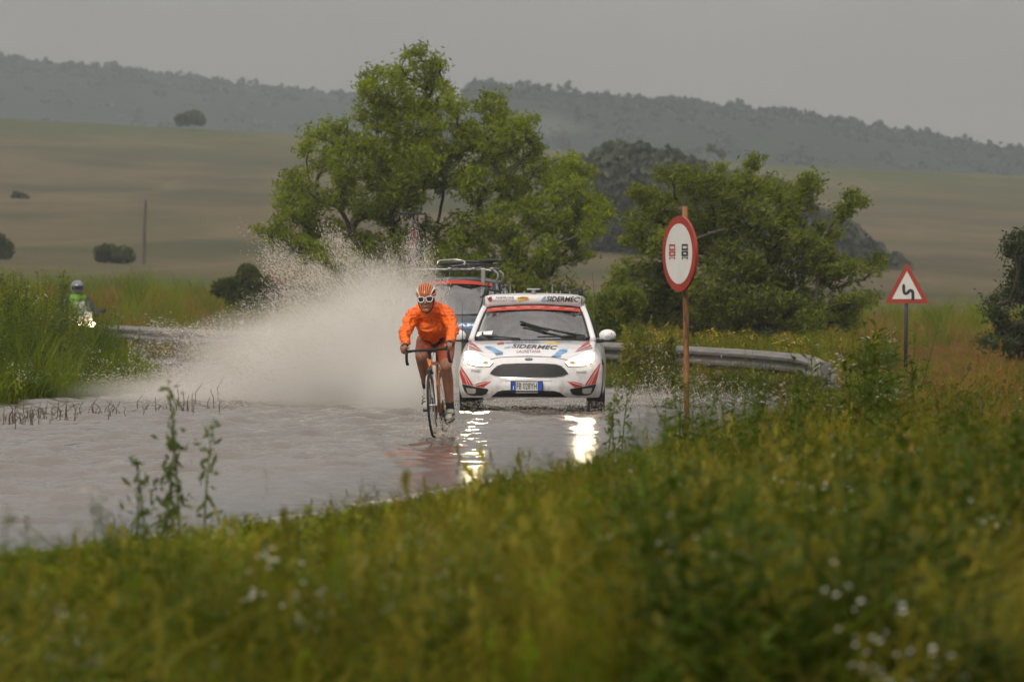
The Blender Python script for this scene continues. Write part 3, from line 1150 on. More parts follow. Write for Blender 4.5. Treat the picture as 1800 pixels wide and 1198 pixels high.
def wood(name, spots, D, label, lmat, n=900, size=0.75, seed=1):
    r = np.random.default_rng(seed)
    C = []
    for (px, py, rx, ry) in spots:
        c = P(px, py, D); s = FPX / D
        m = int(n * rx * ry / 1500)
        u = r.normal(size=(m, 3)); u /= np.linalg.norm(u, axis=1)[:, None]; u *= r.random(m)[:, None] ** 0.25
        nz = 1 + 0.35 * fbm(u[:, 0] * 2 + px, u[:, 2] * 2 + py, 3, int(px))
        C.append(np.array(c) + np.array([0, r.uniform(-12, 12), 0]) + u * nz[:, None] * np.array([rx / s, rx / s * 0.8, ry / s]))
    v, q = leaf_cloud(np.concatenate(C), size, seed, aspect=1.5)
    o = link(name, npmesh(name, v, q), lmat)
    tag(o, label, 'woodland', kind='stuff')


FAR_L = leaf_mat('wood_leaf', (0.05, 0.064, 0.045), (0.11, 0.125, 0.075), trans=0.2, scale=0.15)
wood('gully_woods', [(1030, 330, 55, 62), (1075, 310, 50, 55), (1120, 320, 58, 62), (1165, 330, 50, 62), (1210, 330, 45, 50), (1060, 390, 70, 60), (1140, 395, 70, 60),
                     (1210, 390, 60, 60), (1265, 350, 45, 45), (1300, 340, 50, 45), (1350, 360, 50, 50), (1400, 400, 55, 60), (1450, 430, 60, 60), (1490, 440, 50, 60),
                     (1530, 470, 45, 60), (1556, 500, 35, 50), (1480, 510, 70, 50), (1400, 480, 70, 60), (1320, 430, 70, 60), (1520, 545, 60, 22), (1250, 440, 60, 50)],
     430, 'dark hazy clump of woodland in the gully behind the trees', FAR_L, seed=3)

# bushes standing alone on the slope
BUSH_L = leaf_mat('bush_leaf', (0.04, 0.058, 0.014), (0.11, 0.125, 0.035), trans=0.4, scale=0.3)


def bush(name, lobes, D, label, n=1800, size=0.32, seed=1, lm=None, cat='bush', zb=None, group=None):
    r = np.random.default_rng(seed)
    s = FPX / D
    cx = sum(l[0] for l in lobes) / len(lobes)
    x0 = (cx - 900) / s
    base = Vector((x0, D, ground_at(x0, D) if zb is None else zb))
    root = empty(name, base); tag(root, label, cat, group)
    C = []
    mbx = MB()
    for (px, py, rx, ry) in lobes:
        c = P(px, py, D)
        m = int(n / len(lobes))
        u = r.normal(size=(m, 3)); u /= np.linalg.norm(u, axis=1)[:, None]; u *= r.random(m)[:, None] ** 0.3
        nz = 1 + 0.6 * fbm(u[:, 0] * 2.3 + px, u[:, 2] * 2.3 + py, 3, int(px + py))
        C.append(np.array(c) + u * nz[:, None] * np.array([rx / s, rx / s * 0.9, ry / s]))
        mid = (Vector((0, 0, 0)) + (c - base)) * 0.5 + Vector((0, 0, 0.1))
        mbx.tube([(0, 0, -0.1), mid, c - base], [0.02 * rx / s + 0.01, 0.014 * rx / s + 0.007, 0.006], 5)
    v, q = leaf_cloud(np.concatenate(C) - np.array(base), size, seed, aspect=1.8)
    mbx.build('trunk', BARK, root, fixn=False)
    link('crown', npmesh('crown', v, q), lm or BUSH_L, root)
    return root


bush('hillside_bush', [(322, 210, 16, 11), (340, 206, 18, 13), (352, 212, 8, 9)], 840, 'dark round bush alone on the skyline of the left slope', 1500, 0.6, 1)
bush('hillside_bush', [(30, 346, 10, 8), (41, 348, 9, 8)], 520, 'small dark bush halfway up the slope near the left edge', 700, 0.4, 2)
bush('hillside_bush', [(185, 446, 22, 16), (215, 449, 24, 16)], 330, 'low wide bush at the foot of the wooden pole', 1800, 0.3, 3)
bush('hillside_bush', [(-8, 425, 18, 18), (4, 440, 22, 20)], 330, 'dark green bush cut by the left edge of the picture', 1400, 0.3, 4)
bush('hillside_bush', [(1250, 262, 9, 8), (1268, 270, 9, 9)], 800, 'tiny bush on the crest above the two trees', 300, 0.5, 5)
bush('roadside_bush', [(405, 508, 34, 18), (438, 490, 22, 25), (436, 476, 14, 12), (470, 500, 36, 18), (520, 512, 40, 14), (450, 525, 60, 22), (560, 520, 30, 14)], 150,
     'dark green bush rising behind the left part of the spray', 4500, 0.16, 6)
b_ = bush('rose_bush', [(482, 487, 9, 6), (500, 496, 14, 6)], 149, 'small spot of red blossoms beside the dark bush', 60, 0.09, 7, lm=mat('red_blossom', (0.3, 0.06, 0.05), 0.7))

# wooden pole on the slope
x0 = (252 - 900) / FPX * 330
pole = empty('utility_pole', (x0, 330, ground_at(x0, 330))); tag(pole, 'thin leaning wooden pole standing on the straw-coloured slope', 'pole')
hp = P(256, 352, 330) - pole.location
mb = MB(); mb.tube([(0, 0, -0.5), hp * 0.5, hp], [0.11, 0.095, 0.08], 8)
mb.build('post', mat('pole_wood', (0.09, 0.075, 0.06), 0.9, bump=0.4), pole)
mb = MB(); mb.tube([hp + Vector((-0.12, 0, -0.15)), hp + Vector((0.12, 0, -0.15))], 0.03, 6)
mb.build('insulator', mat('porcelain', (0.3, 0.28, 0.25), 0.4), pole)

# ---------------------------------------------------------------- trees behind the crash barrier
LEAF_A = leaf_mat('tree_leaf', (0.075, 0.115, 0.008), (0.34, 0.40, 0.03), trans=0.5, scale=0.9)
LEAF_B = leaf_mat('tree_leaf_olive', (0.06, 0.09, 0.01), (0.28, 0.32, 0.04), trans=0.5, scale=0.9)
LEAF_C = leaf_mat('tree_leaf_dark', (0.02, 0.036, 0.01), (0.07, 0.09, 0.022), trans=0.3, scale=0.9)
TD = 122.0
tb = P(800, 585, TD)
make_tree('deciduous_tree', (tb.x, TD, ground_at(tb.x, TD) - 0.05),
          [(742, 100, 26, 18), (770, 112, 16, 12), (715, 92, 10, 8), (745, 130, 30, 26), (655, 125, 24, 18), (690, 125, 24, 18), (640, 155, 14, 18), (680, 165, 46, 32), (740, 175, 46, 36), (790, 150, 16, 16),
           (660, 195, 42, 36), (800, 185, 26, 26), (720, 225, 60, 36), (800, 240, 50, 34), (865, 185, 36, 22), (885, 215, 40, 28), (925, 222, 26, 20), (860, 250, 52, 34), (930, 262, 30, 26), (900, 290, 40, 30),
           (560, 230, 26, 16), (595, 222, 24, 16), (610, 248, 30, 20), (640, 255, 32, 28), (570, 280, 36, 22), (545, 262, 20, 14), (620, 300, 44, 30), (680, 300, 52, 40), (720, 330, 48, 36),
           (520, 320, 30, 22), (500, 345, 26, 22), (545, 345, 34, 26), (590, 350, 30, 24), (640, 350, 44, 34), (690, 370, 44, 30), (780, 300, 40, 32), (840, 320, 50, 40), (910, 340, 46, 34), (965, 300, 34, 26),
           (1000, 285, 34, 20), (1025, 300, 26, 18), (990, 330, 40, 26), (1030, 350, 34, 26), (1050, 375, 24, 22), (960, 375, 46, 34), (890, 390, 46, 36), (830, 400, 46, 36), (1010, 400, 44, 28), (1040, 405, 22, 20),
           (495, 415, 28, 14), (530, 425, 30, 16), (570, 435, 26, 16), (600, 400, 30, 20), (640, 430, 40, 24), (620, 460, 40, 20), (700, 430, 44, 34), (760, 420, 40, 32), (800, 460, 50, 40), (870, 450, 54, 40), (940, 440, 50, 34),
           (990, 440, 34, 22), (1020, 445, 22, 12), (900, 500, 60, 40), (840, 520, 60, 40), (760, 275, 55, 36), (700, 275, 55, 40), (735, 290, 40, 40), (480, 402, 30, 18), (505, 430, 38, 16), (545, 440, 40, 16), (585, 458, 50, 18), (515, 382, 36, 24), (560, 395, 40, 26), (960, 500, 50, 40), (1000, 540, 40, 40), (760, 500, 60, 40), (700, 490, 50, 36)],
          TD, 88000, LEAF_A, 'tall spreading light green tree standing behind the spray and cars', seed=5, trunk_r=0.2, per=34, depth=1.4, size=0.108, twig=0.085, wind=(0.3, 0, 0.1))
TB = 108.0
tb = P(1300, 600, TB)
make_tree('deciduous_tree', (tb.x, TB, ground_at(tb.x, TB) - 0.05),
          [(1325, 285, 12, 20), (1265, 292, 14, 14), (1180, 305, 28, 18), (1220, 320, 36, 26), (1270, 330, 40, 26), (1320, 325, 36, 28), (1375, 335, 34, 22), (1420, 320, 16, 26), (1432, 312, 12, 22), (1400, 365, 40, 30),
           (1140, 345, 30, 22), (1170, 370, 46, 32), (1120, 385, 26, 20), (1240, 370, 50, 36), (1310, 380, 50, 40), (1370, 410, 50, 40), (1490, 350, 14, 22), (1510, 355, 18, 12), (1475, 375, 20, 20), (1455, 410, 26, 24), (1430, 440, 36, 26),
           (1160, 420, 50, 34), (1110, 420, 20, 16), (1230, 430, 56, 40), (1300, 450, 56, 40), (1370, 470, 50, 36), (1440, 470, 40, 16), (1500, 462, 40, 13), (1540, 470, 24, 10), (1550, 455, 14, 10), (1470, 490, 50, 14), (1530, 520, 24, 10),
           (1120, 470, 36, 24), (1180, 490, 50, 36), (1250, 510, 56, 40), (1330, 520, 56, 36), (1400, 520, 50, 26), (1450, 540, 46, 16), (1500, 530, 36, 14), (1160, 540, 56, 34), (1110, 520, 36, 30), (1250, 560, 60, 34), (1340, 565, 60, 30), (1420, 565, 40, 22), (1480, 560, 36, 16), (1090, 490, 24, 20)],
          TB, 50000, LEAF_B, 'olive green wind-bent tree behind the round sign', seed=8, trunk_r=0.15, per=34, depth=1.0, size=0.105, twig=0.08, wind=(0.75, 0, 0.1))
TC = 100.0
tb = P(1800, 610, TC)
make_tree('dark_tree', (tb.x, TC, ground_at(tb.x, TC) - 0.05),
          [(1790, 430, 20, 20), (1805, 415, 20, 18), (1775, 425, 10, 10), (1800, 470, 36, 22), (1780, 445, 20, 12), (1795, 510, 36, 24), (1760, 530, 24, 14), (1735, 552, 26, 9), (1790, 560, 46, 26), (1760, 585, 36, 18), (1740, 600, 30, 16), (1790, 605, 46, 20), (1840, 480, 40, 50), (1850, 560, 50, 50), (1840, 430, 30, 30)],
          TC, 11000, LEAF_C, 'dark green tree cut off by the right edge of the picture', seed=9, trunk_r=0.12, per=60, size=0.09, twig=0.09, depth=0.7, wind=(-0.2, 0, 0))

# ---------------------------------------------------------------- haze over the whole valley
mb = MB()
mb.box((0, 1290, 60), (1500, 2680, 240))
hz = mb.build('haze', None)
m, nt, b, out = nodes_of('haze')
nt.nodes.remove(b)
pv = nt.nodes.new('ShaderNodeVolumePrincipled')
pv.inputs['Color'].default_value = (0.79, 0.87, 0.95, 1)
pv.inputs['Density'].default_value = 0.00027
pv.inputs['Anisotropy'].default_value = 0.0
nt.links.new(pv.outputs[0], out.inputs['Volume'])
hz.data.materials.append(m)
tag(hz, 'thin rain haze over the valley', 'haze', kind='stuff')

# ================================================================ cars
PAINT_W = mat('white_paint', (0.78, 0.78, 0.79), 0.32, coat=0.7, vary=0.05, scale=3)
_n, _l = PAINT_W.node_tree.nodes, PAINT_W.node_tree.links
_b = _n['Principled BSDF']
_tc = _n.new('ShaderNodeTexCoord'); _sp = _n.new('ShaderNodeSeparateXYZ'); _l.new(_tc.outputs['Object'], _sp.inputs[0])
_mr = _n.new('ShaderNodeMapRange'); _mr.inputs['From Min'].default_value = .75; _mr.inputs['From Max'].default_value = .2; _l.new(_sp.outputs['Z'], _mr.inputs['Value'])
_nz = _n.new('ShaderNodeTexNoise'); _nz.inputs['Scale'].default_value = 9; _nz.inputs['Detail'].default_value = 8; _l.new(_tc.outputs['Object'], _nz.inputs['Vector'])
_rp = _n.new('ShaderNodeMapRange'); _rp.inputs['From Min'].default_value = .45; _rp.inputs['From Max'].default_value = .75; _rp.inputs['To Max'].default_value = .75; _l.new(_nz.outputs[0], _rp.inputs['Value'])
_mu = _n.new('ShaderNodeMath'); _mu.operation = 'MULTIPLY'; _mu.use_clamp = True; _l.new(_mr.outputs[0], _mu.inputs[0]); _l.new(_rp.outputs[0], _mu.inputs[1])
_mx = _n.new('ShaderNodeMix'); _mx.data_type = 'RGBA'; _mx.inputs[7].default_value = (.33, .26, .19, 1)
_l.new(_mu.outputs[0], _mx.inputs[0]); _l.new(_b.inputs['Base Color'].links[0].from_socket, _mx.inputs[6]); _l.new(_mx.outputs[2], _b.inputs['Base Color'])
PAINT_D = mat('dark_blue_paint', (0.035, 0.045, 0.06), 0.35, coat=0.6, vary=0.1)
BLACK = mat('black_plastic', (0.018, 0.018, 0.018), 0.55, vary=0.2, bump=0.1)
RUBBER = mat('rubber', (0.02, 0.02, 0.02), 0.8, vary=0.2)
CHROME = mat('chrome', (0.55, 0.55, 0.55), 0.2, metal=1.0, vary=0.1)
ALU = mat('aluminium', (0.42, 0.42, 0.42), 0.4, metal=0.9, vary=0.15)
GLASS = glass_mat('windscreen', (0.82, 0.87, 0.86), 0.2)
GLASS_D = glass_mat('tinted_glass', (0.25, 0.27, 0.28), 0.15)
FABRIC_D = mat('dark_seat_fabric', (0.07, 0.072, 0.078), 0.9, vary=0.25)
RED = mat('red_film', (0.5, 0.045, 0.02), 0.4, vary=0.12)
RED_D = mat('dark_red_film', (0.36, 0.05, 0.05), 0.4, vary=0.12)
BLUE = mat('blue_print', (0.08, 0.25, 0.5), 0.45, col2=(0.3, 0.5, 0.72), scale=9)
BLUE_P = mat('plate_blue', (0.02, 0.08, 0.42), 0.4)
INK = mat('black_print', (0.03, 0.03, 0.035), 0.5)
INK_S = mat('slate_print', (0.12, 0.14, 0.22), 0.5)
INK_R = mat('maroon_print', (0.25, 0.06, 0.06), 0.5)
WHITE_P = mat('white_print', (0.8, 0.8, 0.8), 0.5, vary=0.04)
YEL_P = mat('yellow_print', (0.72, 0.5, 0.06), 0.5)
GREY_P = mat('grey_panel', (0.16, 0.16, 0.16), 0.6)
LAMP = mat('headlamp_lit', (0.9, 0.88, 0.82), 0.2, emit=(1.0, 0.80, 0.50), estr=110.0)
LAMP_G = mat('headlamp_glass', (0.75, 0.68, 0.58), 0.15, emit=(1.0, 0.74, 0.45), estr=2.2, coat=1.0)
FOGL = mat('fog_glass', (0.4, 0.37, 0.33), 0.15, coat=1.0)


def interp(x, pts):
    return float(np.interp(x, [p[0] for p in pts], [p[1] for p in pts]))


LEAN = [(0, .07), (.12, .02), (.3, 0.0), (.5, .02), (.7, .06), (.85, .10), (1, .17)]
HOODZ = [(0, .66), (.15, .695), (.3, .745), (.5, .80), (.8, .86), (1.15, .895), (1.5, .92), (2.5, .93), (3.6, .96), (4.4, .96)]
WID = [(0, .80), (.3, .86), (.6, .895), (1.0, .905), (2.2, .912), (3.4, .905), (4.0, .87), (4.4, .82)]
VPROF = [(0, .955), (.12, .985), (.3, 1.0), (.6, 1.0), (.8, .97), (.92, .92), (1.0, .875)]


def body_point(u, t, h, face):
    """u across -1..1, t along 0..1, h up 0..1"""
    nose = interp(h, LEAN) + (0.50 - 0.06 * h) * abs(u) ** 2.8
    tail = 4.36 - 0.10 * h - 0.22 * abs(u) ** 3
    tt = t
    y = nose + tt * (tail - nose)
    ztop = interp(y, HOODZ) - 0.035 * abs(u) ** 2.5 * (1 if y < 1.6 else 0.4)
    zb = 0.19 + 0.015 * (1 - abs(u))
    z = zb + h * (ztop - zb)
    w = interp(y, WID) * interp(h, VPROF)
    return (u * w, y, z)


def car_shell():
    NU, NT, NH = 36, 60, 18
    idx = {}
    v, f = [], []

    def vid(a, b, c):
        k = (a, b, c)
        if k not in idx:
            u = -1 + 2 * a / NU
            t = (b / NT) ** 1.5
            idx[k] = len(v); v.append(body_point(u, t, c / NH, 0))
        return idx[k]
    for a in range(NU):
        for c in range(NH):
            f.append((vid(a, 0, c), vid(a + 1, 0, c), vid(a + 1, 0, c + 1), vid(a, 0, c + 1)))
            f.append((vid(a, NT, c), vid(a, NT, c + 1), vid(a + 1, NT, c + 1), vid(a + 1, NT, c)))
        for b in range(NT):
            f.append((vid(a, b, NH), vid(a + 1, b, NH), vid(a + 1, b + 1, NH), vid(a, b + 1, NH)))
            f.append((vid(a, b, 0), vid(a, b + 1, 0), vid(a + 1, b + 1, 0), vid(a + 1, b, 0)))
    for b in range(NT):
        for c in range(NH):
            f.append((vid(0, b, c), vid(0, b, c + 1), vid(0, b + 1, c + 1), vid(0, b + 1, c)))
            f.append((vid(NU, b, c), vid(NU, b + 1, c), vid(NU, b + 1, c + 1), vid(NU, b, c + 1)))
    return v, f


def patch(fn, nu, nv):
    v = [fn(i / nu, j / nv) for j in range(nv + 1) for i in range(nu + 1)]
    f = [(j * (nu + 1) + i, j * (nu + 1) + i + 1, (j + 1) * (nu + 1) + i + 1, (j + 1) * (nu + 1) + i) for j in range(nv) for i in range(nu)]
    return v, f


def lerp3(a, b, t):
    return tuple(a[i] + (b[i] - a[i]) * t for i in range(3))


def screen_pt(u, v):
    """windscreen, u -1..1 across, v 0 bottom .. 1 top"""
    b = (0.735 * u, 1.13 + 0.30 * abs(u) ** 2.2, 0.885 + 0.035 * abs(u) ** 2)
    t = (0.605 * u, 1.98 + 0.16 * abs(u) ** 2.2, 1.345 - 0.045 * abs(u) ** 2)
    p = lerp3(b, t, v)
    return (p[0], p[1], p[2] + 0.035 * math.sin(math.pi * v) * (1 - 0.3 * abs(u)))


def roof_pt(u, t):
    y = 1.98 + 0.16 * abs(u) ** 2.2 + t * (3.75 - 1.98 - 0.16 * abs(u) ** 2.2)
    z = 1.345 + 0.055 * math.sin(math.pi * min(1, t * 0.9 + 0.1)) - 0.05 * t ** 3 - 0.055 * abs(u) ** 3 - 0.0225 * (1 - t) * 0
    return (0.625 * u * (1 - 0.04 * t), y, z)


def build_car(name, loc, yaw, scale, paint, label, cat='car'):
    sx, sy, sz = scale
    root = empty(name, loc, yaw)
    tag(root, label, cat)

    def S(p):
        return (p[0] * sx, p[1] * sy, p[2] * sz)
    v, f = car_shell()
    me = bpy.data.meshes.new('body'); me.from_pydata([S(p) for p in v], [], f); me.update()
    bm = bmesh.new(); bm.from_mesh(me); bmesh.ops.recalc_face_normals(bm, faces=bm.faces); bm.to_mesh(me); bm.free()
    bvh = BVHTree.FromPolygons([Vector(S(p)) for p in v], f)
    # wheel arches
    for yy in (0.90, 3.52):
        cut = MB(); cut.tube([S((-1.2, yy, 0)), S((1.2, yy, 0))], 0.36 * sz ** 0.5, 28)
        cv = [(p[0], p[1], p[2] + 0.31 * sz ** 0.5) for p in cut.v]
        cm = bpy.data.meshes.new('cut'); cm.from_pydata(cv, [], cut.f)
        bm = bmesh.new(); bm.from_mesh(cm); bmesh.ops.recalc_face_normals(bm, faces=bm.faces); bm.to_mesh(cm); bm.free()
        co = bpy.data.objects.new('cut', cm); COL.objects.link(co)
        me = evaluated(me, [('BOOLEAN', dict(operation='DIFFERENCE', object=co, solver='EXACT'))])
        bpy.data.objects.remove(co)
    me.materials.clear(); me.materials.append(paint); me.materials.append(FABRIC_D); me.materials.append(BLACK)
    for p in me.polygons:
        c = p.center
        if p.normal.z > 0.6 and c.y / sy > 1.24 + 0.2 * (abs(c.x) / 0.74) ** 2.2 and c.z / sz > 0.8 and abs(c.x) / sx < 0.77 and c.y / sy < 4.0:
            p.material_index = 1
        elif p.normal.z < -0.8:
            p.material_index = 2
    link('body', me, None, root, smooth=38)
    # roof panel and pillars
    vv, ff = patch(lambda a, b: S(roof_pt(-1 + 2 * a, b)), 20, 16)
    mr = bpy.data.meshes.new('roof'); mr.from_pydata(vv, [], ff)
    ro = link('roof', mr, paint, root, smooth=60)
    md = ro.modifiers.new('thick', 'SOLIDIFY'); md.thickness = 0.03; md.offset = -1
    for sgn in (-1, 1):
        m1 = MB()
        pts = [screen_pt(sgn * 1.03, -0.06), screen_pt(sgn * 1.03, 0.35), screen_pt(sgn * 1.03, 0.75), screen_pt(sgn * 1.03, 1.0)]
        pts += [(sgn * .62, 2.5, 1.315), (sgn * .615, 3.1, 1.315), (sgn * .60, 3.65, 1.275), (sgn * .70, 4.05, 1.05), (sgn * .74, 4.18, .93)]
        m1.tube([S(p) for p in smoothline(pts, 5)], 0.042, 8)
        m1.build('pillar', paint, root, smooth=180)
        m2 = MB(); m2.tube([S((sgn * .80, 2.45, .92)), S((sgn * .63, 2.5, 1.30))], 0.04, 6); m2.build('door_pillar', BLACK, root)

        def sidept(a, b, sgn=sgn):
            lo = (sgn * .80, 1.47 + a * 2.6, .925); hi = (sgn * .635, 2.08 + a * 1.62, 1.30 - .02 * a)
            return S(lerp3(lo, hi, b))
        vv, ff = patch(sidept, 10, 4)
        mg = bpy.data.meshes.new('side_window'); mg.from_pydata(vv, [], ff); link('side_window', mg, GLASS_D, root, smooth=180)
        # door mirror
        m3 = MB()
        cx = sgn * 0.955
        prof = []
        m3.ell(S((cx - sgn * .01, 1.52, .955)), (0.108 * sx, 0.075, 0.076 * sz), 18, 12)
        m3.rbox(S((cx - sgn * .03, 1.53, .93)), (0.16 * sx, 0.09, 0.09 * sz), 0.03)
        mir = m3.build('door_mirror', paint, root, smooth=180)
        m3 = MB()
        m3.rbox(S((cx - sgn * .005, 1.525, .893)), (0.2, 0.11, 0.035), 0.014)
        m3.tube([S((cx - sgn * .06, 1.54, .89)), S((sgn * .80, 1.58, .88))], 0.025, 8)
        m3.build('mirror_foot', BLACK, mir, smooth=40)
    vv, ff = patch(lambda a, b: S(screen_pt(-1 + 2 * a, b)), 20, 10)
    mg = bpy.data.meshes.new('windscreen'); mg.from_pydata(vv, [], ff)
    scr = link('windscreen', mg, GLASS, root, smooth=180)
    m1 = MB()                                   # black border of the glass
    for pl in ([(-1 + .1 * i, 0.02) for i in range(21)], [(-1 + .1 * i, 0.985) for i in range(21)], [(-.975, i / 10) for i in range(11)], [(.975, i / 10) for i in range(11)]):
        m1.tube([S(lerp3(screen_pt(*q), (0, 5, 5), -0.001)) for q in pl], 0.017, 6)
    m1.build('windscreen_seal', BLACK, scr, smooth=180)
    vv, ff = patch(lambda a, b: S((( -1 + 2 * a) * (.60 - .0 * b + .12 * (1 - b)), 4.16 - .46 * b, .95 + .33 * b)), 10, 6)
    mg = bpy.data.meshes.new('rear_window'); mg.from_pydata(vv, [], ff); link('rear_window', mg, GLASS_D, root, smooth=180)
    # cabin
    m1 = MB(); m1.rbox(S((0, 1.52, .90)), (1.36 * sx, 0.46, 0.13), 0.05); m1.build('dashboard', BLACK, root, smooth=40)
    for sgn in (-1, 1):
        m1 = MB(); m1.rbox(S((sgn * .36, 2.55, 1.0)), (0.5 * sx, 0.16, 0.36 * sz), 0.06, Matrix.Rotation(R(-14), 3, 'X'))
        st = m1.build('seat', FABRIC_D, root, smooth=50)
        m1 = MB(); m1.rbox(S((sgn * .36, 2.63, 1.21)), (0.27, 0.1, 0.17), 0.04); m1.build('headrest', FABRIC_D, st, smooth=50)
    m1 = MB(); m1.torus(S((.36, 1.92, .97)), (0, -0.9, 0.45), 0.18, 0.016, 28, 8)
    m1.tube([S((.36, 1.92, .97)), S((.36, 1.7, .88))], 0.03, 8); m1.tube([S((.19, 1.92, .97)), S((.53, 1.92, .97))], 0.015, 6)
    m1.build('steering_wheel', BLACK, root, smooth=180)
    m1 = MB(); m1.rbox(S((0, 2.06, 1.255)), (0.24, 0.03, 0.065), 0.012); m1.build('inner_mirror', BLACK, root)
    # wheels
    for yy in (0.90, 3.52):
        for sgn in (-1, 1):
            ws = sz ** 0.5
            c = Vector((sgn * 0.79 * sx, yy * sy, 0.315 * ws - 0.02))
            w = empty('wheel', c); w.parent = root
            m1 = MB(); m1.torus((0, 0, 0), (1, 0, 0), 0.255 * ws, 0.062 * ws, 36, 10, 1.65); m1.build('tyre', RUBBER, w, smooth=180)
            m1 = MB(); m1.tube([(-.07, 0, 0), (.07, 0, 0)], 0.205 * ws, 24, cap=False); m1.disc((sgn * .05, 0, 0), (1, 0, 0), 0.05, 0.03, 12)
            for k in range(10):
                a = 2 * math.pi * k / 10
                m1.tube([(sgn * .05, 0, 0), (sgn * .065, math.cos(a) * .2 * ws, math.sin(a) * .2 * ws)], 0.014, 5)
            m1.build('rim', ALU, w, smooth=40)
    return root, bvh, S


def decal_mesh(bm, ray, bvh, off):
    """bmesh drawn flat in (x, y) -> laid on the surface hit by ray(x, y)"""
    dead = []
    for v in bm.verts:
        o, d = ray(v.co.x, v.co.y)
        hit = bvh.ray_cast(o, d)
        if hit[0] is None:
            dead.append(v); continue
        nrm = hit[1]
        if nrm.dot(d) > 0:
            nrm = -nrm
        v.co = hit[0] + nrm * off
    if dead:
        bmesh.ops.delete(bm, geom=dead, context='VERTS')


def flat_bm(polys=None, me=None, xf=None, step=None):
    bm = bmesh.new()
    if me is not None:
        bm.from_mesh(me)
        for v in bm.verts:
            v.co.x, v.co.y = xf(v.co.x, v.co.y)
            v.co.z = 0
    for p in polys or []:
        vs_ = [bm.verts.new((x, y, 0)) for x, y in p]
        bm.faces.new(vs_)
    if step:
        bmesh.ops.triangulate(bm, faces=bm.faces[:])
        xs = [v.co.x for v in bm.verts]; ys = [v.co.y for v in bm.verts]
        for ax, lo, hi in ((0, min(xs), max(xs)), (1, min(ys), max(ys))):
            c = math.floor(lo / step) * step + step
            while c < hi:
                co = [0, 0, 0]; co[ax] = c
                no = [0, 0, 0]; no[ax] = 1
                bmesh.ops.bisect_plane(bm, geom=bm.verts[:] + bm.edges[:] + bm.faces[:], plane_co=co, plane_no=no)
                c += step
    return bm


def decal(name, m, parent, ray, bvh, off=0.003, polys=None, text=None, box=None, rot=0.0, step=None, shear=0.0, bold=0.0, spacing=1.0):
    """polys: outlines; text: string fitted into box (x0, y0, x1, y1), y down"""
    if text is not None:
        me = text_mesh(text, shear, bold, spacing)
        co = np.array([v.co[:] for v in me.vertices])
        a0, a1 = co.min(0), co.max(0)
        x0, y0, x1, y1 = box
        ca, sa = math.cos(rot), math.sin(rot)

        def xf(x, y):
            X = (x - a0[0]) / (a1[0] - a0[0]) * (x1 - x0) - (x1 - x0) / 2
            Y = -((y - a0[1]) / (a1[1] - a0[1]) * (y1 - y0) - (y1 - y0) / 2)
            return (x0 + x1) / 2 + X * ca - Y * sa, (y0 + y1) / 2 + X * sa + Y * ca
        bm = flat_bm(me=me, xf=xf, step=step)
        bpy.data.meshes.remove(me)
    else:
        bm = flat_bm(polys, step=step)
    decal_mesh(bm, ray, bvh, off)
    me = bpy.data.meshes.new(name)
    bm.to_mesh(me); bm.free()
    return link(name, me, m, parent)


# ---------------------------------------------------------------- the white team car
CAR_D = 70.1
car_loc = (0.215, CAR_D, 0.0)
CAR_YAW = R(-1.6)
car, cbvh, CS = build_car('team_car', car_loc, CAR_YAW, (1, 1, 1), PAINT_W, 'white team car with lit headlamps, red flashes and sponsor lettering behind the cyclist')
car_m = Matrix.Translation(car_loc) @ Matrix.Rotation(CAR_YAW, 4, 'Z')
car_i = car_m.inverted()
cam_l = car_i @ Vector((0, 0, CAM_H))


def px_ray(x, y):
    w = P(x, y, 70.0)
    d = ((car_i @ w) - cam_l).normalized()
    return cam_l, d


def Z1(pts):
    return [(800 + x / 6.43, 585 + y / 6.43) for x, y in pts]


def mir(pts, c=836.5):
    return [(2 * c - x, y) for x, y in pts][::-1]


def cd(name, m, polys, off=0.003, parent=None, step=5, both=False):
    ps = [Z1(p) for p in polys]
    return decal(name, m, parent or car, px_ray, cbvh, off, polys=ps, step=step)


def ct(name, m, text, box, rot=0, shear=0, bold=0.0, spacing=1.0, parent=None, off=0.004):
    b = Z1([(box[0], box[1]), (box[2], box[3])])
    return decal(name, m, parent or car, px_ray, cbvh, off, text=text, box=(b[0][0], b[0][1], b[1][0], b[1][1]), rot=R(rot), step=6, shear=shear, bold=bold, spacing=spacing)


def ellipse(cx, cy, rx, ry, n=24):
    return [(cx + rx * math.cos(2 * math.pi * i / n), cy + ry * math.sin(2 * math.pi * i / n)) for i in range(n)]


def grown(poly, k):
    cx = sum(p[0] for p in poly) / len(poly); cy = sum(p[1] for p in poly) / len(poly)
    return [(cx + (x - cx) * (1 + k / max(abs(x - cx), 1) if abs(x - cx) > k else 1), cy + (y - cy) * (1 + k / max(abs(y - cy), 1) if abs(y - cy) > 4 else 1)) for x, y in poly]


HL = [(104, 222), (130, 208), (185, 206), (290, 255), (380, 297), (430, 337), (392, 378), (335, 382), (230, 370), (140, 342), (108, 300)]
GR = [(395, 458), (440, 410), (490, 370), (540, 354), (700, 348), (837, 346), (980, 348), (1130, 356), (1185, 372), (1235, 413), (1278, 462), (1215, 490), (1120, 502), (837, 506), (540, 498), (450, 484)]
FG = [(80, 575), (150, 590), (240, 608), (365, 628), (382, 641), (352, 688), (300, 703), (190, 703), (140, 690), (108, 650)]
cd('grille_trim', CHROME, [grown(GR, 7)], 0.004)
gr = cd('grille', BLACK, [GR], 0.008)
for k in range(5):
    yy = 378 + k * 24
    w = [372, 395, 420, 428, 400][k]
    cd('grille_slat', mat('grille_grey', (0.045, 0.042, 0.04), 0.5), [[(837 - w, yy), (837 + w, yy), (837 + w, yy + 5), (837 - w, yy + 5)]], 0.016, gr, step=8)
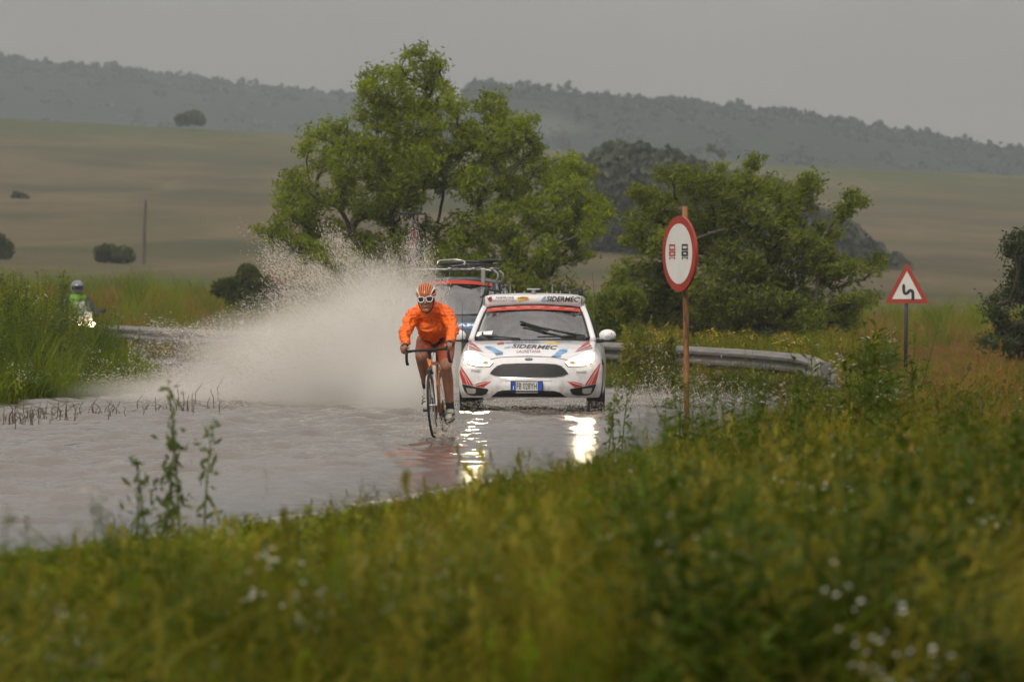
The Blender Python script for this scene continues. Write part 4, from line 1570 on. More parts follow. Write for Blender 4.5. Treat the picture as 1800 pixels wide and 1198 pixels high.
for mm, pp in ((0, HL), (1, mir(HL))):
    cd('headlamp_rim', BLACK, [grown(pp, 7)], 0.004)
    h = cd('headlamp', LAMP_G, [pp], 0.009)
    inner = [(116, 230), (180, 214), (272, 258), (325, 290), (318, 340), (285, 366), (180, 350), (120, 318)]
    cd('lit_lamp', LAMP, [inner if not mm else mir(inner)], 0.014, h)
    cd('indicator', mat('amber_glass', (0.6, 0.36, 0.16), 0.2, coat=1.0), [ellipse(350 if not mm else 1323, 342, 34, 18)], 0.014, h)
    fp = FG if not mm else mir(FG)
    fg = cd('fog_lamp_panel', BLACK, [fp], 0.006)
    lp = [(132, 616), (240, 626), (244, 668), (220, 682), (150, 676)]
    cd('fog_lamp', FOGL, [lp if not mm else mir(lp)], 0.014, fg)
    r1 = [(28, 335), (60, 368), (140, 482), (210, 592), (160, 588), (86, 570), (58, 470)]
    r2 = [(214, 592), (250, 570), (330, 550), (412, 545), (322, 614), (248, 606)]
    cd('bumper_flash', RED, [r1 if not mm else mir(r1)])
    cd('bumper_flash', RED, [r2 if not mm else mir(r2)])
    for ln in ([(50, 372), (54, 372), (152, 585), (146, 584)], [(90, 440), (94, 440), (186, 590), (180, 590)], [(225, 592), (390, 548), (394, 550), (232, 598)]):
        cd('pinstripe', WHITE_P, [ln if not mm else mir(ln)], 0.006)
    h1 = [(165, 85), (235, 140), (322, 216), (215, 196), (118, 174), (140, 130)]
    cd('bonnet_flash', RED_D, [h1 if not mm else mir(h1)])
    for ln in ([(138, 132), (146, 128), (322, 214), (316, 215)], [(122, 160), (128, 156), (250, 200), (240, 200)]):
        cd('pinstripe', WHITE_P, [ln if not mm else mir(ln)], 0.006)
sl = [(398, 300), (450, 284), (520, 273), (680, 265), (837, 262), (1000, 266), (1130, 276), (1200, 290), (1272, 305)]
cd('bonnet_gap', BLACK, [sl + [(x, y + 5) for x, y in sl[::-1]]], 0.004)
cd('bumper_gap', GREY_P, [[(565, 538), (1095, 540), (1095, 544), (565, 542)]], 0.004)
LI = [(430, 702), (480, 662), (530, 647), (640, 643), (837, 646), (990, 650), (1120, 653), (1180, 668), (1230, 705), (1268, 722), (405, 722)]
cd('lower_intake', BLACK, [LI], 0.005)
bd = cd('badge', CHROME, [ellipse(832, 297, 48, 15)], 0.006)
cd('badge_face', mat('badge_blue', (0.03, 0.05, 0.12), 0.3, coat=1), [ellipse(832, 297, 43, 12)], 0.011, bd)
ct('badge_script', WHITE_P, 'Ford', (806, 291, 858, 304), shear=0.3, parent=bd, off=0.015)
# bonnet lettering
ct('lettering', INK, 'SIDERMEC', (640, 136, 1158, 180), rot=2.2, shear=0.3, bold=0.022)
cd('blue_swoosh', BLUE, [[(543, 182), (575, 160), (605, 150), (632, 150), (615, 176), (590, 172)]])
ct('lettering', INK_R, 'LAURETANA', (698, 194, 966, 226))
ct('lettering', INK_S, 'ANDRONI', (640, 88, 945, 104), bold=0.02)
ct('lettering', INK_S, 'GIOCATTOLI', (570, 107, 960, 122), bold=0.02)
ct('lettering', INK_S, 'ANDRONI GIOCATTOLI', (620, 66, 1066, 78), bold=0.01)
ct('lettering', INK_S, 'SIDERMEC', (1135, 94, 1315, 106))
cd('red_emblem', RED_D, [[(470, 118), (520, 104), (556, 106), (552, 128), (480, 134)]])
cd('yellow_emblem', YEL_P, [[(1030, 96), (1070, 100), (1195, 122), (1160, 130), (1045, 124)]])
bl = [(333, 150), (390, 148), (450, 172), (492, 198), (542, 214), (541, 250), (468, 258), (440, 226), (400, 196), (350, 174)]
br = [(1272, 184), (1266, 216), (1212, 240), (1190, 276), (1083, 268), (1130, 240), (1168, 196), (1222, 178)]
cd('blue_figure', BLUE, [bl]); cd('blue_figure', BLUE, [br])
cd('slate_figure', INK_S, [[(455, 240), (500, 226), (541, 228), (540, 236), (470, 252)]], 0.006)
cd('slate_figure', INK_S, [[(1083, 262), (1120, 262), (1160, 278), (1150, 284), (1095, 272)]], 0.006)
ct('lettering', INK, 'ÖNVARS', (180, 405, 288, 447), rot=4)
ct('lettering', INK, 'ÖNVARS', (1370, 425, 1484, 462), rot=-3)

# number plate
def car_local(x1, y1):
    px, py = Z1([(x1, y1)])[0]
    o, d = px_ray(px, py)
    return cbvh.ray_cast(o, d)[0]


pc = car_local(811, 600)
pl = empty('number_plate', (pc.x, -0.035, pc.z)); pl.parent = car
m1 = MB(); m1.rbox((0, 0.01, 0), (0.40, 0.016, 0.125), 0.006); m1.build('holder', BLACK, pl)
m1 = MB(); m1.box((0, -0.002, 0), (0.27, 0.008, 0.108)); m1.build('plate', mat('plate_white', (0.6, 0.6, 0.58), 0.45, vary=0.08), pl)
for sx_ in (-1, 1):
    m1 = MB(); m1.box((sx_ * 0.162, -0.002, 0), (0.052, 0.008, 0.108)); bb = m1.build('blue_band', BLUE_P, pl)


def flat_text(name, text, m, parent, c, w, h, y, shear=0.0, bold=0.0, spacing=1.0, rx=90):
    """upright lettering in the x-z plane of its parent"""
    me = text_mesh(text, shear, bold, spacing)
    co = np.array([v.co[:] for v in me.vertices])
    a0, a1 = co.min(0), co.max(0)
    for v in me.vertices:
        X = (v.co.x - a0[0]) / (a1[0] - a0[0]) - 0.5; Y = (v.co.y - a0[1]) / (a1[1] - a0[1]) - 0.5
        v.co = (c[0] + X * w, y, c[1] + Y * h)
    me.update()
    return link(name, me, m, parent)


flat_text('plate_letters', 'FB 028YH', INK, pl, (0, 0), 0.25, 0.078, -0.0075, bold=0.01)
flat_text('plate_letters', 'I', WHITE_P, pl, (-0.164, -0.02), 0.008, 0.045, -0.0075)
m1 = MB(); m1.box((0, 0.0, -0.078), (0.27, 0.01, 0.012)); m1.build('plate_bracket', ALU, pl)

# roof board
y_b = 2.02
def bx_(px): return (px - 935.5) / (FPX / (CAR_D + y_b))
def bz_(py): return CAM_H - (py - HOR) / FPX * (CAR_D + y_b)
brd = empty('roof_board', (0.0, y_b - 0.06, bz_(529))); brd.parent = car
cxb = -0.005
def board_pt(a, b, y):
    x = (a - 0.5) * 1.215
    return (cxb + x, y + 0.10 * (2 * a - 1) ** 2, (b - 0.5) * 0.128 + 0.018 - 0.02 * (2 * a - 1) ** 2)
vv, ff = patch(lambda a, b: board_pt(a, b, 0), 16, 2)
mbd = bpy.data.meshes.new('board'); mbd.from_pydata(vv, [], ff)
bo = link('board', mbd, WHITE_P, brd, smooth=180)
md = bo.modifiers.new('t', 'SOLIDIFY'); md.thickness = 0.012; md.offset = 1 if False else -1
bbv = BVHTree.FromPolygons([Vector(p) for p in vv], ff)
def Z7(x, y):
    return ((840 + x / 8.18) - 935.3) / 137.9, 0.018 - ((500 + y / 8.18) - 529) / 137.9
def board_ray(x, y):
    a, b = Z7(x, y)
    return Vector((a, -2, b)), Vector((0, 1, 0))
decal('lettering', INK_S, bo, board_ray, bbv, 0.016, text='ANDRONI', box=(240, 190, 500, 222), step=40, bold=0.01)
decal('lettering', INK_S, bo, board_ray, bbv, 0.016, text='GIOCATTOLI', box=(200, 234, 536, 266), step=40, bold=0.01)
decal('lettering', INK, bo, board_ray, bbv, 0.016, text='SIDERMEC', box=(965, 190, 1430, 266), step=40, shear=0.25, bold=0.025, rot=R(1.5))
decal('blue_swoosh', BLUE, bo, board_ray, bbv, 0.016, polys=[[(885, 262), (900, 225), (930, 195), (962, 184), (950, 262), (915, 250)]], step=40)
decal('red_emblem', RED_D, bo, board_ray, bbv, 0.016, polys=[[(150, 200), (185, 190), (192, 215), (186, 262), (160, 268), (125, 235), (160, 228), (172, 212)]], step=40)
decal('yellow_emblem', YEL_P, bo, board_ray, bbv, 0.016, polys=[[(552, 205), (640, 192), (710, 200), (715, 235), (620, 245), (575, 262), (552, 240)]], step=40)
decal('emblem_script', INK_R, bo, board_ray, bbv, 0.019, text='UNICA', box=(570, 203, 700, 224), step=40, bold=0.03)

# red sun strip with small white script, race sticker, wiper
def strip_pt(a, b):
    p = screen_pt(-0.95 + 1.9 * a, 0.80 + 0.135 * b)
    return (p[0], p[1] - 0.012, p[2] + 0.008)
vv, ff = patch(strip_pt, 20, 3)
ms = bpy.data.meshes.new('sun_strip'); ms.from_pydata(vv, [], ff)
ss = link('sun_strip', ms, RED, [c for c in car.children if c.name.startswith('windscreen')][0], smooth=180)
sbv = BVHTree.FromPolygons([Vector(p) for p in vv], ff)
for k in range(6):
    decal('strip_script', mat('pink_print', (0.75, 0.45, 0.42), 0.5), ss, lambda x, y: (Vector((x, -2, y)), Vector((0, 1, 0))), sbv, 0.006, text='LAURETANA', box=(-0.52 + k * 0.183, strip_pt((0.50 + (-0.46 + k * 0.183) / 1.2), 0.5)[2] + .011, -0.40 + k * 0.183, strip_pt((0.50 + (-0.46 + k * 0.183) / 1.2), 0.5)[2] - .009), step=0.05)
wsc = [c for c in car.children if c.name.startswith('windscreen')][0]
def on_screen(u, v, off=0.03):
    p = screen_pt(u, v); return (p[0], p[1] - off * 0.8, p[2] + off)
m1 = MB(); m1.tube([on_screen(.9, .0), on_screen(.55, .13), on_screen(.2, .24), on_screen(-.17, .36)], [.02, .017, .014, .012], 6)
m1.tube([on_screen(.28, .20, .02), on_screen(-.22, .42, .018)], 0.016, 6)
m1.build('wiper', BLACK, car, smooth=180)
m1 = MB(); m1.tube([on_screen(-.2, .0), on_screen(-.55, .02), on_screen(-.85, .015)], 0.013, 6); m1.tube([on_screen(.75, .02), on_screen(.1, .04)], 0.012, 6); m1.build('wiper', BLACK, car, smooth=180)
m1 = MB(); q = [on_screen(-.97, .03, .012), on_screen(-.70, .05, .012), on_screen(-.70, .20, .012), on_screen(-.96, .15, .012)]
m1.add(q, [(0, 1, 2, 3)]); stk = m1.build('race_sticker', WHITE_P, wsc)
a_, b_2 = Vector(on_screen(-.86, .07, .016)), Vector(on_screen(-.86, .15, .016))
flat_text('race_number', '1', INK, stk, (a_.x, (a_.z + b_2.z) / 2), 0.02, 0.035, a_.y - 0.01)
ct_m = [c for c in car.children if c.name.startswith('door_mirror')][1]
flat_text('lettering', 'ASTUTE', INK_S, ct_m, (0.985, .935), 0.13, 0.028, 1.437)
flat_text('lettering', 'A', INK_R, ct_m, (0.995, .975), 0.03, 0.028, 1.45)

# roof rack of the team car
rk = empty('roof_rack', (0, 0, 0)); rk.parent = car
m1 = MB()
for yy in (2.12, 3.05):
    m1.tube(smoothline([(-.62, yy, 1.32), (-.60, yy, 1.44), (-.3, yy, 1.465), (0, yy, 1.472), (.3, yy, 1.465), (.60, yy, 1.44), (.62, yy, 1.32)], 4), 0.016, 6)
for sx_ in (-1, 1):
    m1.tube([(sx_ * .58, 2.05, 1.43), (sx_ * .58, 3.3, 1.43)], 0.014, 6)
m1.build('rail', ALU, rk, smooth=180)
for x in (-.47, -.30, .235, .405):
    m1 = MB(); m1.tube([(x, 2.2, 1.46), (x, 2.2, 1.60)], [.010, .007], 6); m1.build('fork_post', ALU, rk)
for x in (-.52, -.40, -.36, -.24, -.12, -.02, .02, .17, .29, .34, .46):
    m1 = MB(); m1.rbox((x, 2.14, 1.485), (.018, .05, .045), .004); m1.build('clamp', ALU, rk)
m1 = MB(); m1.rbox((0, 2.1, 1.49), (.05, .05, .10), .01); m1.rbox((0, 2.1, 1.535), (.17, .05, .02), .006); m1.build('mast', ALU, rk)
for sx_, a in ((-1, 10), (1, -12)):
    m1 = MB(); rt = Matrix.Rotation(R(a), 3, 'Y')
    m1.rbox((sx_ * .50, 2.16, 1.52), (.24, .05, .035), .008, rt); m1.rbox((sx_ * .60, 2.15, 1.495), (.06, .07, .09), .01); m1.tube([(sx_ * .4, 2.16, 1.55), (sx_ * .37, 2.16, 1.58)], .018, 6)
    m1.tube([(sx_ * .62, 2.15, 1.47), (sx_ * .68, 2.15, 1.43)], .012, 6)
    m1.build('wheel_fork', BLACK, rk, smooth=40)
for px_, top in ((1040, 490), (789, 535)):
    pass
m1 = MB(); m1.tube([(.80, 2.6, 1.0), (.74, 2.6, 1.75)], [.006, .002], 5); m1.build('aerial', BLACK, car)
m1 = MB(); m1.tube([(-.86, 0.95, .82), (-.865, 0.95, 1.38)], [.006, .002], 5); m1.build('aerial', BLACK, car)

# ---------------------------------------------------------------- the dark team van behind
SUV_D = 92.5
van, vbvh, VS_ = build_car('team_van', (-1.12, SUV_D, 0), R(-5), (1.04, 1.05, 1.27), PAINT_D, 'dark blue team van with red sun strip and bike on its roof', 'van')


def fr(x, z):
    return Vector((x, -3, z)), Vector((0, 1, 0))


decal('grille', BLACK, van, fr, vbvh, .006, polys=[[(-.5, .55), (.5, .55), (.55, .78), (-.55, .78)]], step=.1)
for sg in (-1, 1):
    decal('headlamp', FOGL, van, fr, vbvh, .008, polys=[[(sg * .60, .72), (sg * .86, .78), (sg * .86, .9), (sg * .66, .86)]], step=.05)
bd_ = decal('blue_banner', mat('banner_blue', (0.06, 0.16, 0.33), 0.4), van, fr, vbvh, .006, polys=[[(-.62, .915), (.62, .915), (.62, 1.01), (-.62, 1.01)]], step=.06)
decal('lettering', WHITE_P, bd_, fr, vbvh, .012, text='PRO TEAM', box=(-.5, .99, .5, .94), step=.06, bold=.03)
vsc = [c for c in van.children if c.name.startswith('windscreen')][0]
def vstrip(a, b):
    p = screen_pt(-0.95 + 1.9 * a, 0.86 + 0.13 * b); return VS_((p[0], p[1] - .014, p[2] + .008))
vv, ff = patch(vstrip, 16, 2); ms = bpy.data.meshes.new('sun_strip'); ms.from_pydata(vv, [], ff)
link('sun_strip', ms, RED, vsc, smooth=180)
m1 = MB(); m1.tube([VS_(on_screen(.62, .0)), VS_(on_screen(.72, .45)), VS_(on_screen(.86, .9))], .016, 6); m1.build('wiper', BLACK, van, smooth=180)
rk2 = empty('roof_rack', (0, 0, 0)); rk2.parent = van
for yy in (2.25, 3.2):
    m1 = MB(); m1.tube(smoothline([(-.66, yy, 1.66), (-.78, yy, 1.86), (0, yy, 1.89), (.64, yy, 1.86), (.66, yy, 1.66)], 4), .02, 6); m1.build('bar', ALU, rk2, smooth=180)
for x in (-.72, -.1, .3, .6):
    m1 = MB(); m1.rbox((x, 2.7, 1.905), (.06, 1.3, .03), .008); m1.build('bike_tray', ALU, rk2)
m1 = MB(); m1.rbox((.46, 2.1, 1.66), (.07, .06, .5), .01); m1.build('upright', ALU, rk2)

# ================================================================ crash barrier, signs
STEEL = mat('galvanised_steel', (0.15, 0.142, 0.13), 0.5, metal=0.2, vary=0.25, scale=3, aniso=(1, 1, 6))
RUST = mat('rusty_steel', (0.17, 0.06, 0.022), 0.85, vary=0.6, scale=7, bump=0.3, col2=(0.36, 0.17, 0.06), aniso=(4, 4, 1))
rail = empty('crash_barrier', (3.0, 87, 0))
tag(rail, 'long grey steel crash barrier along the outside of the bend with curled end', 'crash barrier')
RL = smoothline([(4.55, 83.4, .30), (4.45, 84.6, .52), (3.9, 86.2, .60), (2.7, 88.8, .66), (1.2, 93, .70), (-1.1, 101, .73), (-4.9, 111, .75), (-7.3, 121, .75), (-9.6, 135, .75), (-14, 152, .75)], 8)
PROF = [(0.02, 0.0), (-0.03, -0.03), (-0.075, -0.06), (-0.075, -0.10), (-0.01, -0.14), (-0.01, -0.17), (-0.075, -0.21), (-0.075, -0.25), (-0.03, -0.28), (0.02, -0.31)]
THK = 0.014


def beam(pts):
    v, f = [], []
    n = len(PROF)
    for i, p in enumerate(pts):
        t = (pts[min(i + 1, len(pts) - 1)] - pts[max(i - 1, 0)]); t.z = 0; t.normalize()
        nn = Vector((t.y, -t.x, 0)) * 1.0           # away from the road
        if nn.y < 0: nn = -nn
        for (o, z) in PROF:
            v.append(tuple(p + nn * o + Vector((0, 0, z))))
        for (o, z) in PROF:
            v.append(tuple(p + nn * (o + THK + (0.09 if z == 0 else 0)) + Vector((0, 0, z + (0.004 if z == 0 else 0)))))
    for i in range(len(pts) - 1):
        a, b = i * 2 * n, (i + 1) * 2 * n
        for k in range(n - 1):
            f.append((a + k, a + k + 1, b + k + 1, b + k))
            f.append((a + n + k, b + n + k, b + n + k + 1, a + n + k + 1))
        f.append((a, b, b + n, a + n)); f.append((a + n - 1, a + 2 * n - 1, b + 2 * n - 1, b + n - 1))
    return v, f


off_r = Vector(rail.location)
k = 0
step = 10
idx = list(range(8, len(RL), step))
idx = [4] + idx
for a, b in zip(idx[:-1], idx[1:]):
    seg = [p - off_r for p in RL[a:b + 1]]
    m1 = MB(); m1.add(*beam(seg)); m1.build('beam', STEEL, rail, smooth=30, fixn=False)
for i in range(10, len(RL), 5):
    p = RL[i] - off_r
    m1 = MB(); m1.rbox((p.x + .05, p.y + .12, p.z / 2 - .22), (.11, .07, p.z + .4), .008); m1.build('post', STEEL, rail)
# curled end plate and its concrete foot
m1 = MB()
pe = RL[4] - off_r
v, f = [], []
for i in range(13):
    a = R(-10 + i * 15)
    for (o, z) in ((0, .07), (0, -.02), (.02, -.12), (0, -.24)):
        v.append((pe.x + .02 + math.sin(a) * .16 + o, pe.y - .1 - math.cos(a) * .16, pe.z + z))
for i in range(12):
    for kk in range(3):
        f.append((i * 4 + kk, i * 4 + kk + 1, i * 4 + kk + 5, i * 4 + kk + 4))
m1.add(v, f)
en = m1.build('end_cap', STEEL, rail, smooth=40)
md = en.modifiers.new('t', 'SOLIDIFY'); md.thickness = .012
m1 = MB(); m1.rbox((pe.x + .06, pe.y - .05, .06), (.36, .3, .62), .05); m1.build('foot', mat('concrete', (0.22, 0.20, 0.18), 0.9, bump=0.5, vary=0.3), rail, smooth=40)

S_RED = mat('sign_red', (0.33, 0.035, 0.018), 0.45, vary=0.18, scale=6)
S_WHITE = mat('sign_white', (0.66, 0.65, 0.62), 0.45, vary=0.07, scale=5)
S_BLACK = mat('sign_black', (0.02, 0.02, 0.02), 0.5)
S_BACK = mat('sign_back', (0.18, 0.17, 0.16), 0.6)

# round no-overtaking sign on a rusty post
SD = 50.0
sb = P(1206, 900, SD)
gx = ground_at(sb.x, SD)
rs = empty('road_sign', (sb.x, SD, gx)); tag(rs, 'round red-rimmed no-overtaking sign on a rusty post, turned to the left', 'road sign')
top = P(1204, 363, SD).z - gx
m1 = MB(); m1.tube([(0.01, 0, -.3), (0.004, 0, .7), (-.004, 0, 1.3), (-0.01, 0, top)], [.026, .025, .024, .024], 10); m1.build('post', RUST, rs, smooth=180)
cz = P(1195, 446, SD)
face = empty('sign_plate', (cz.x - sb.x, -0.06, cz.z - gx), R(-65.5)); face.parent = rs
rd = 0.331
m1 = MB(); m1.disc((0, 0, 0), (0, 1, 0), rd, .022, 48); m1.build('rim', S_RED, face, smooth=40)
m1 = MB(); m1.disc((0, -.0125, 0), (0, 1, 0), rd * .80, .003, 48); m1.build('white_disc', S_WHITE, face)
m1 = MB(); m1.disc((0, .0135, 0), (0, 1, 0), rd * .98, .004, 40); m1.build('back', S_BACK, face)


def lorry(x, m, par):
    m1 = MB(); q = lambda a, b, c, d: m1.box((x + (a + c) / 2, -.0155, (b + d) / 2), (abs(c - a), .002, abs(d - b)))
    w = .058
    q(-w, .045, -w + .016, .082); q(w - .016, .045, w, .082); q(-w, .068, w, .084); q(-w - .004, .028, w + .004, .045)      # cab window frame
    q(-w - .004, -.004, -w + .03, .020); q(w - .03, -.004, w + .004, .020); q(-w - .004, .010, w + .004, .022); q(-w - .004, -.022, w + .004, -.006)
    q(-w, -.05, -w + .02, -.032); q(w - .02, -.05, w, -.032); q(-w, -.036, w, -.030)
    return m1.build('lorry_symbol', m, par, fixn=False)


lorry(-.125, mat('sign_symbol_red', (0.42, 0.08, 0.08), .5), face)
lorry(.125, S_BLACK, face)
m1 = MB(); m1.rbox((0.0, -0.03, cz.z - gx + .12), (.06, .05, .03), .006); m1.rbox((0, -0.03, cz.z - gx - .12), (.06, .05, .03), .006); m1.build('clamp', S_BACK, rs)

# triangular double-bend sign
TDI = 90.0
tbp = P(1592, 700, TDI)
gz = ground_at(tbp.x, TDI)
ts = empty('road_sign', (tbp.x, TDI, gz)); tag(ts, 'red triangular double-bend warning sign on a thin dark post in the meadow', 'road sign')
tt = P(1595, 470, TDI).z - gz
m1 = MB(); m1.tube([(-.01, 0, -.3), (.02, 0, tt)], .028, 10); m1.build('post', mat('dark_post', (0.05, 0.05, 0.05), .6, metal=.5), ts, smooth=180)
tp = empty('sign_plate', (P(1594, 509, TDI).x - tbp.x, -.04, P(1594, 509, TDI).z - gz), R(-8)); tp.parent = ts


def tri(s, r, n=5):
    """rounded triangle outline of side s"""
    pts = []
    for k in range(3):
        a = R(90 + 120 * k)
        c = Vector((math.cos(a), math.sin(a))) * (s / math.sqrt(3) - 2 * r)
        for j in range(n):
            b = a + R(-60 + 120 * j / (n - 1))
            pts.append((c.x + r * math.cos(b), c.y * 1.08 + r * math.sin(b)))
    return pts


m1 = MB(); m1.prism(tri(.70, .022), -.01, .01); m1.build('rim', S_RED, tp)
m1 = MB(); m1.prism(tri(.475, .006), -.0135, -.0105); m1.build('white_field', S_WHITE, tp)
m1 = MB(); m1.prism(tri(.69, .022), .0105, .014); m1.build('back', S_BACK, tp)
zig = smoothline([(-.05, 0, .095), (-.05, 0, .0), (-.035, 0, -.055), (0.005, 0, -.055), (.045, 0, -.015), (.085, 0, -.025), (.095, 0, -.07), (.095, 0, -.165)], 5)
v, f = [], []
for i, p in enumerate(zig):
    t = (zig[min(i + 1, len(zig) - 1)] - zig[max(i - 1, 0)]).normalized(); nn = Vector((t.z, 0, -t.x))
    w = .024 if i > 1 else .024 * i / 1.5
    for y in (-.0175, -.0142):
        v += [(p.x + nn.x * w, y, p.z + nn.z * w), (p.x - nn.x * w, y, p.z - nn.z * w)]
for i in range(len(zig) - 1):
    a, b = 4 * i, 4 * i + 4
    f += [(a, a + 1, b + 1, b), (a, b, b + 2, a + 2), (a + 1, a + 3, b + 3, b + 1)]
m1 = MB(); m1.add(v, f); m1.build('bend_symbol', S_BLACK, tp, fixn=True)

# ---------------------------------------------------------------- single plants that stand out
STEM = leaf_mat('weed_leaf', (0.06, 0.09, 0.02), (0.17, 0.21, 0.05), scale=2.0)


def tall_weed(px, py0, py1, D, label, seed, leaves=70, lsz=.06, stems=1, bend=0.1, m=None, head=None, name='tall_weed', cat='plant', spread=.06):
    """upright weed whose tip shows at row py1 and foot near py0"""
    r = random.Random(seed)
    g = P(px, py0, D)
    zg = ground_at(g.x, D)
    root = empty(name, (g.x, D, zg)); tag(root, label, cat)
    H = P(px, py1, D).z - zg
    m1 = MB(); C = []
    tips = []
    for k in range(stems):
        hh = H * (1 if k == 0 else r.uniform(.55, .9)); bx = r.uniform(-1, 1) * spread * (k > 0)
        dx = bend * hh * (1 if k == 0 else r.uniform(-1.5, 1.5))
        pts = [Vector((bx + dx * t * t, r.uniform(-.01, .01), hh * t)) for t in (0, .25, .5, .75, 1)]
        m1.tube([pts[0] - Vector((0, 0, .08))] + pts[1:], [.007, .006, .005, .004, .002], 5)
        tips.append(pts[-1])
        for j in range(leaves):
            t = .12 + .88 * r.random() ** .8
            i = min(3, int(t * 4)); p = pts[i].lerp(pts[i + 1], t * 4 - i)
            rr = lsz * (1.3 - .9 * t)
            C.append((p.x + r.gauss(0, rr * .85), p.y + r.gauss(0, rr * .85), p.z + r.gauss(0, rr * .4)))
    m1.build('stem', m or STEM, root, smooth=180, fixn=False)
    vv, qq = leaf_cloud(np.array(C), lsz, seed, up=.8, aspect=3)
    link('leaves', npmesh('leaves', vv, qq), m or STEM, root)
    if head:
        m2 = MB()
        for tpnt in tips[:1]:
            for j in range(46):
                a = r.random() * 6.28; q = math.sqrt(r.random()) * head
                c = tpnt + Vector((math.cos(a) * q, math.sin(a) * q, .035 - q * q / head * .25 + r.uniform(-.006, .006)))
                m2.ell(c, (.011, .011, .007), 6, 4)
            for j in range(12):
                a = j / 12 * 6.28
                m2.tube([tpnt, tpnt + Vector((math.cos(a) * head * .8, math.sin(a) * head * .8, .028))], .0015, 3)
        m2.build('umbel', F_WHITE, root, fixn=False)
    return root


tall_weed(316, 900, 668, 27.5, 'tall blurred weed standing in front of the flood, the highest on the left', 1, 60, .06, 4, -.06, spread=.12)
tall_weed(258, 930, 800, 27.0, 'shorter blurred weed just left of the tallest one in front of the flood', 2, 40, .06, 3, -.1, spread=.1)
tall_weed(1068, 800, 668, 42.0, 'feathery weed reaching up in front of the white car\'s right fog lamp', 3, 90, .05, 2, .12)
tall_weed(1092, 800, 655, 43.5, 'slender weed leaning right just beside the white car', 4, 80, .05, 1, .1)
tall_weed(1166, 790, 700, 46.0, 'thin weed in front of the water left of the rusty sign post', 5, 46, .05, 1, .05)
tall_weed(1238, 800, 690, 47.0, 'curved weed close to the right of the rusty sign post', 6, 60, .05, 2, .2)
tall_weed(1275, 840, 705, 44.0, 'weed with dark stem between sign post and barrier end', 7, 60, .05, 2, -.05)
tall_weed(1334, 860, 660, 45.0, 'broad leafy weed below the barrier\'s curled end', 8, 120, .06, 3, .08)
tall_weed(1392, 880, 690, 42.0, 'upright dark-stemmed weed in the bank below the barrier end', 9, 100, .06, 2, .06)
tall_weed(1520, 700, 597, 78.0, 'wild carrot with a flat white flower head beside the triangular sign', 10, 60, .07, 1, .02, head=.065)
tall_weed(1680, 760, 640, 62.0, 'dry slanting stalk in the meadow right of the triangular sign', 11, 40, .05, 1, .3, m=leaf_mat('dry_stalk', (.05, .04, .015), (.12, .1, .04)))
tall_weed(1740, 1010, 800, 33.0, 'large broad-leaved dock plant at the right edge of the bank', 12, 60, .15, 3, .1, m=leaf_mat('dock_leaf', (.025, .04, .01), (.06, .085, .02)))
tall_weed(236, 692, 566, 84.0, 'bare thin stalk rising from the water at the thicket\'s edge', 13, 22, .06, 2, .1)
tall_weed(205, 600, 520, 86.0, 'tall seed-headed stalk above the thicket beside the motorcycle', 14, 34, .07, 2, .05)
tall_weed(105, 600, 478, 80.0, 'tallest leafy weed of the thicket in front of the motorcyclist', 15, 120, .08, 3, .03)
tall_weed(137, 610, 528, 82.0, 'leafy weed half hiding the motorcycle rider', 16, 60, .08, 2, .04)
YB = leaf_mat('yellow_shrub', (.09, .11, .012), (.3, .28, .03), scale=2.5)
tall_weed(1138, 665, 552, 89.0, 'yellow-green flowering shrub beside the white car in front of the barrier', 21, 34, .07, 70, .05, m=YB, name='flowering_shrub', cat='shrub', spread=.42)
tall_weed(1400, 660, 590, 91.0, 'yellow-flowered weeds clump behind the barrier end', 22, 26, .06, 40, .1, m=YB, name='flowering_shrub', cat='shrub', spread=.5)
tall_weed(1390, 720, 650, 80.0, 'olive weeds growing up in front of the barrier end', 23, 24, .07, 60, .12, m=leaf_mat('olive_weed', (.06, .08, .01), (.2, .2, .03), scale=2.5), name='roadside_weeds', cat='plant', spread=.42)
bush('low_shrub', [(1080, 540, 40, 40), (1060, 575, 30, 30), (1110, 530, 30, 30), (1070, 600, 50, 24), (1110, 590, 40, 30)], 100, 'dark green shrub between the white car and the olive tree', 3000, .1, 24, lm=LEAF_B if 'LEAF_B' in globals() else G_HERB, cat='shrub')

# stubble of dead stems standing in the flood along the inner verge
r = np.random.default_rng(4)
m1 = MB()
for k in range(130):
    px = r.uniform(-10, 400) if k % 3 else r.normal(60, 45)
    row = 748 - px * .075 + r.normal(0, 3.5)
    if r.random() < .3: px += r.normal(0, 4)
    D = (CAM_H * FPX) / (row - HOR)
    x = (px - 900) / FPX * D
    h = abs(r.normal(.09, .07)) + .03
    if px > 340: h *= 1.7
    m1.tube([(x, D, -.03), (x + r.normal(0, .02), D, h * .6), (x + r.normal(0, .05), D, h)], [.006, .005, .003], 4)
tag(m1.build('reed_stubble', mat('dead_stem', (.09, .065, .04), .9), fixn=False), 'short dead stems poking out of the muddy water', 'reeds', kind='stuff')

# ================================================================ bicycles
ORANGE = mat('orange_frame', (0.72, 0.22, 0.015), 0.3, coat=0.6, vary=0.1)
CARBON = mat('carbon', (0.02, 0.02, 0.022), 0.4, coat=0.3, vary=0.2)
WHITE_F = mat('white_frame', (0.7, 0.7, 0.7), 0.35, coat=0.4, vary=0.05)
TAPE = mat('bar_tape', (0.025, 0.025, 0.025), 0.85, bump=0.4, bscale=90)


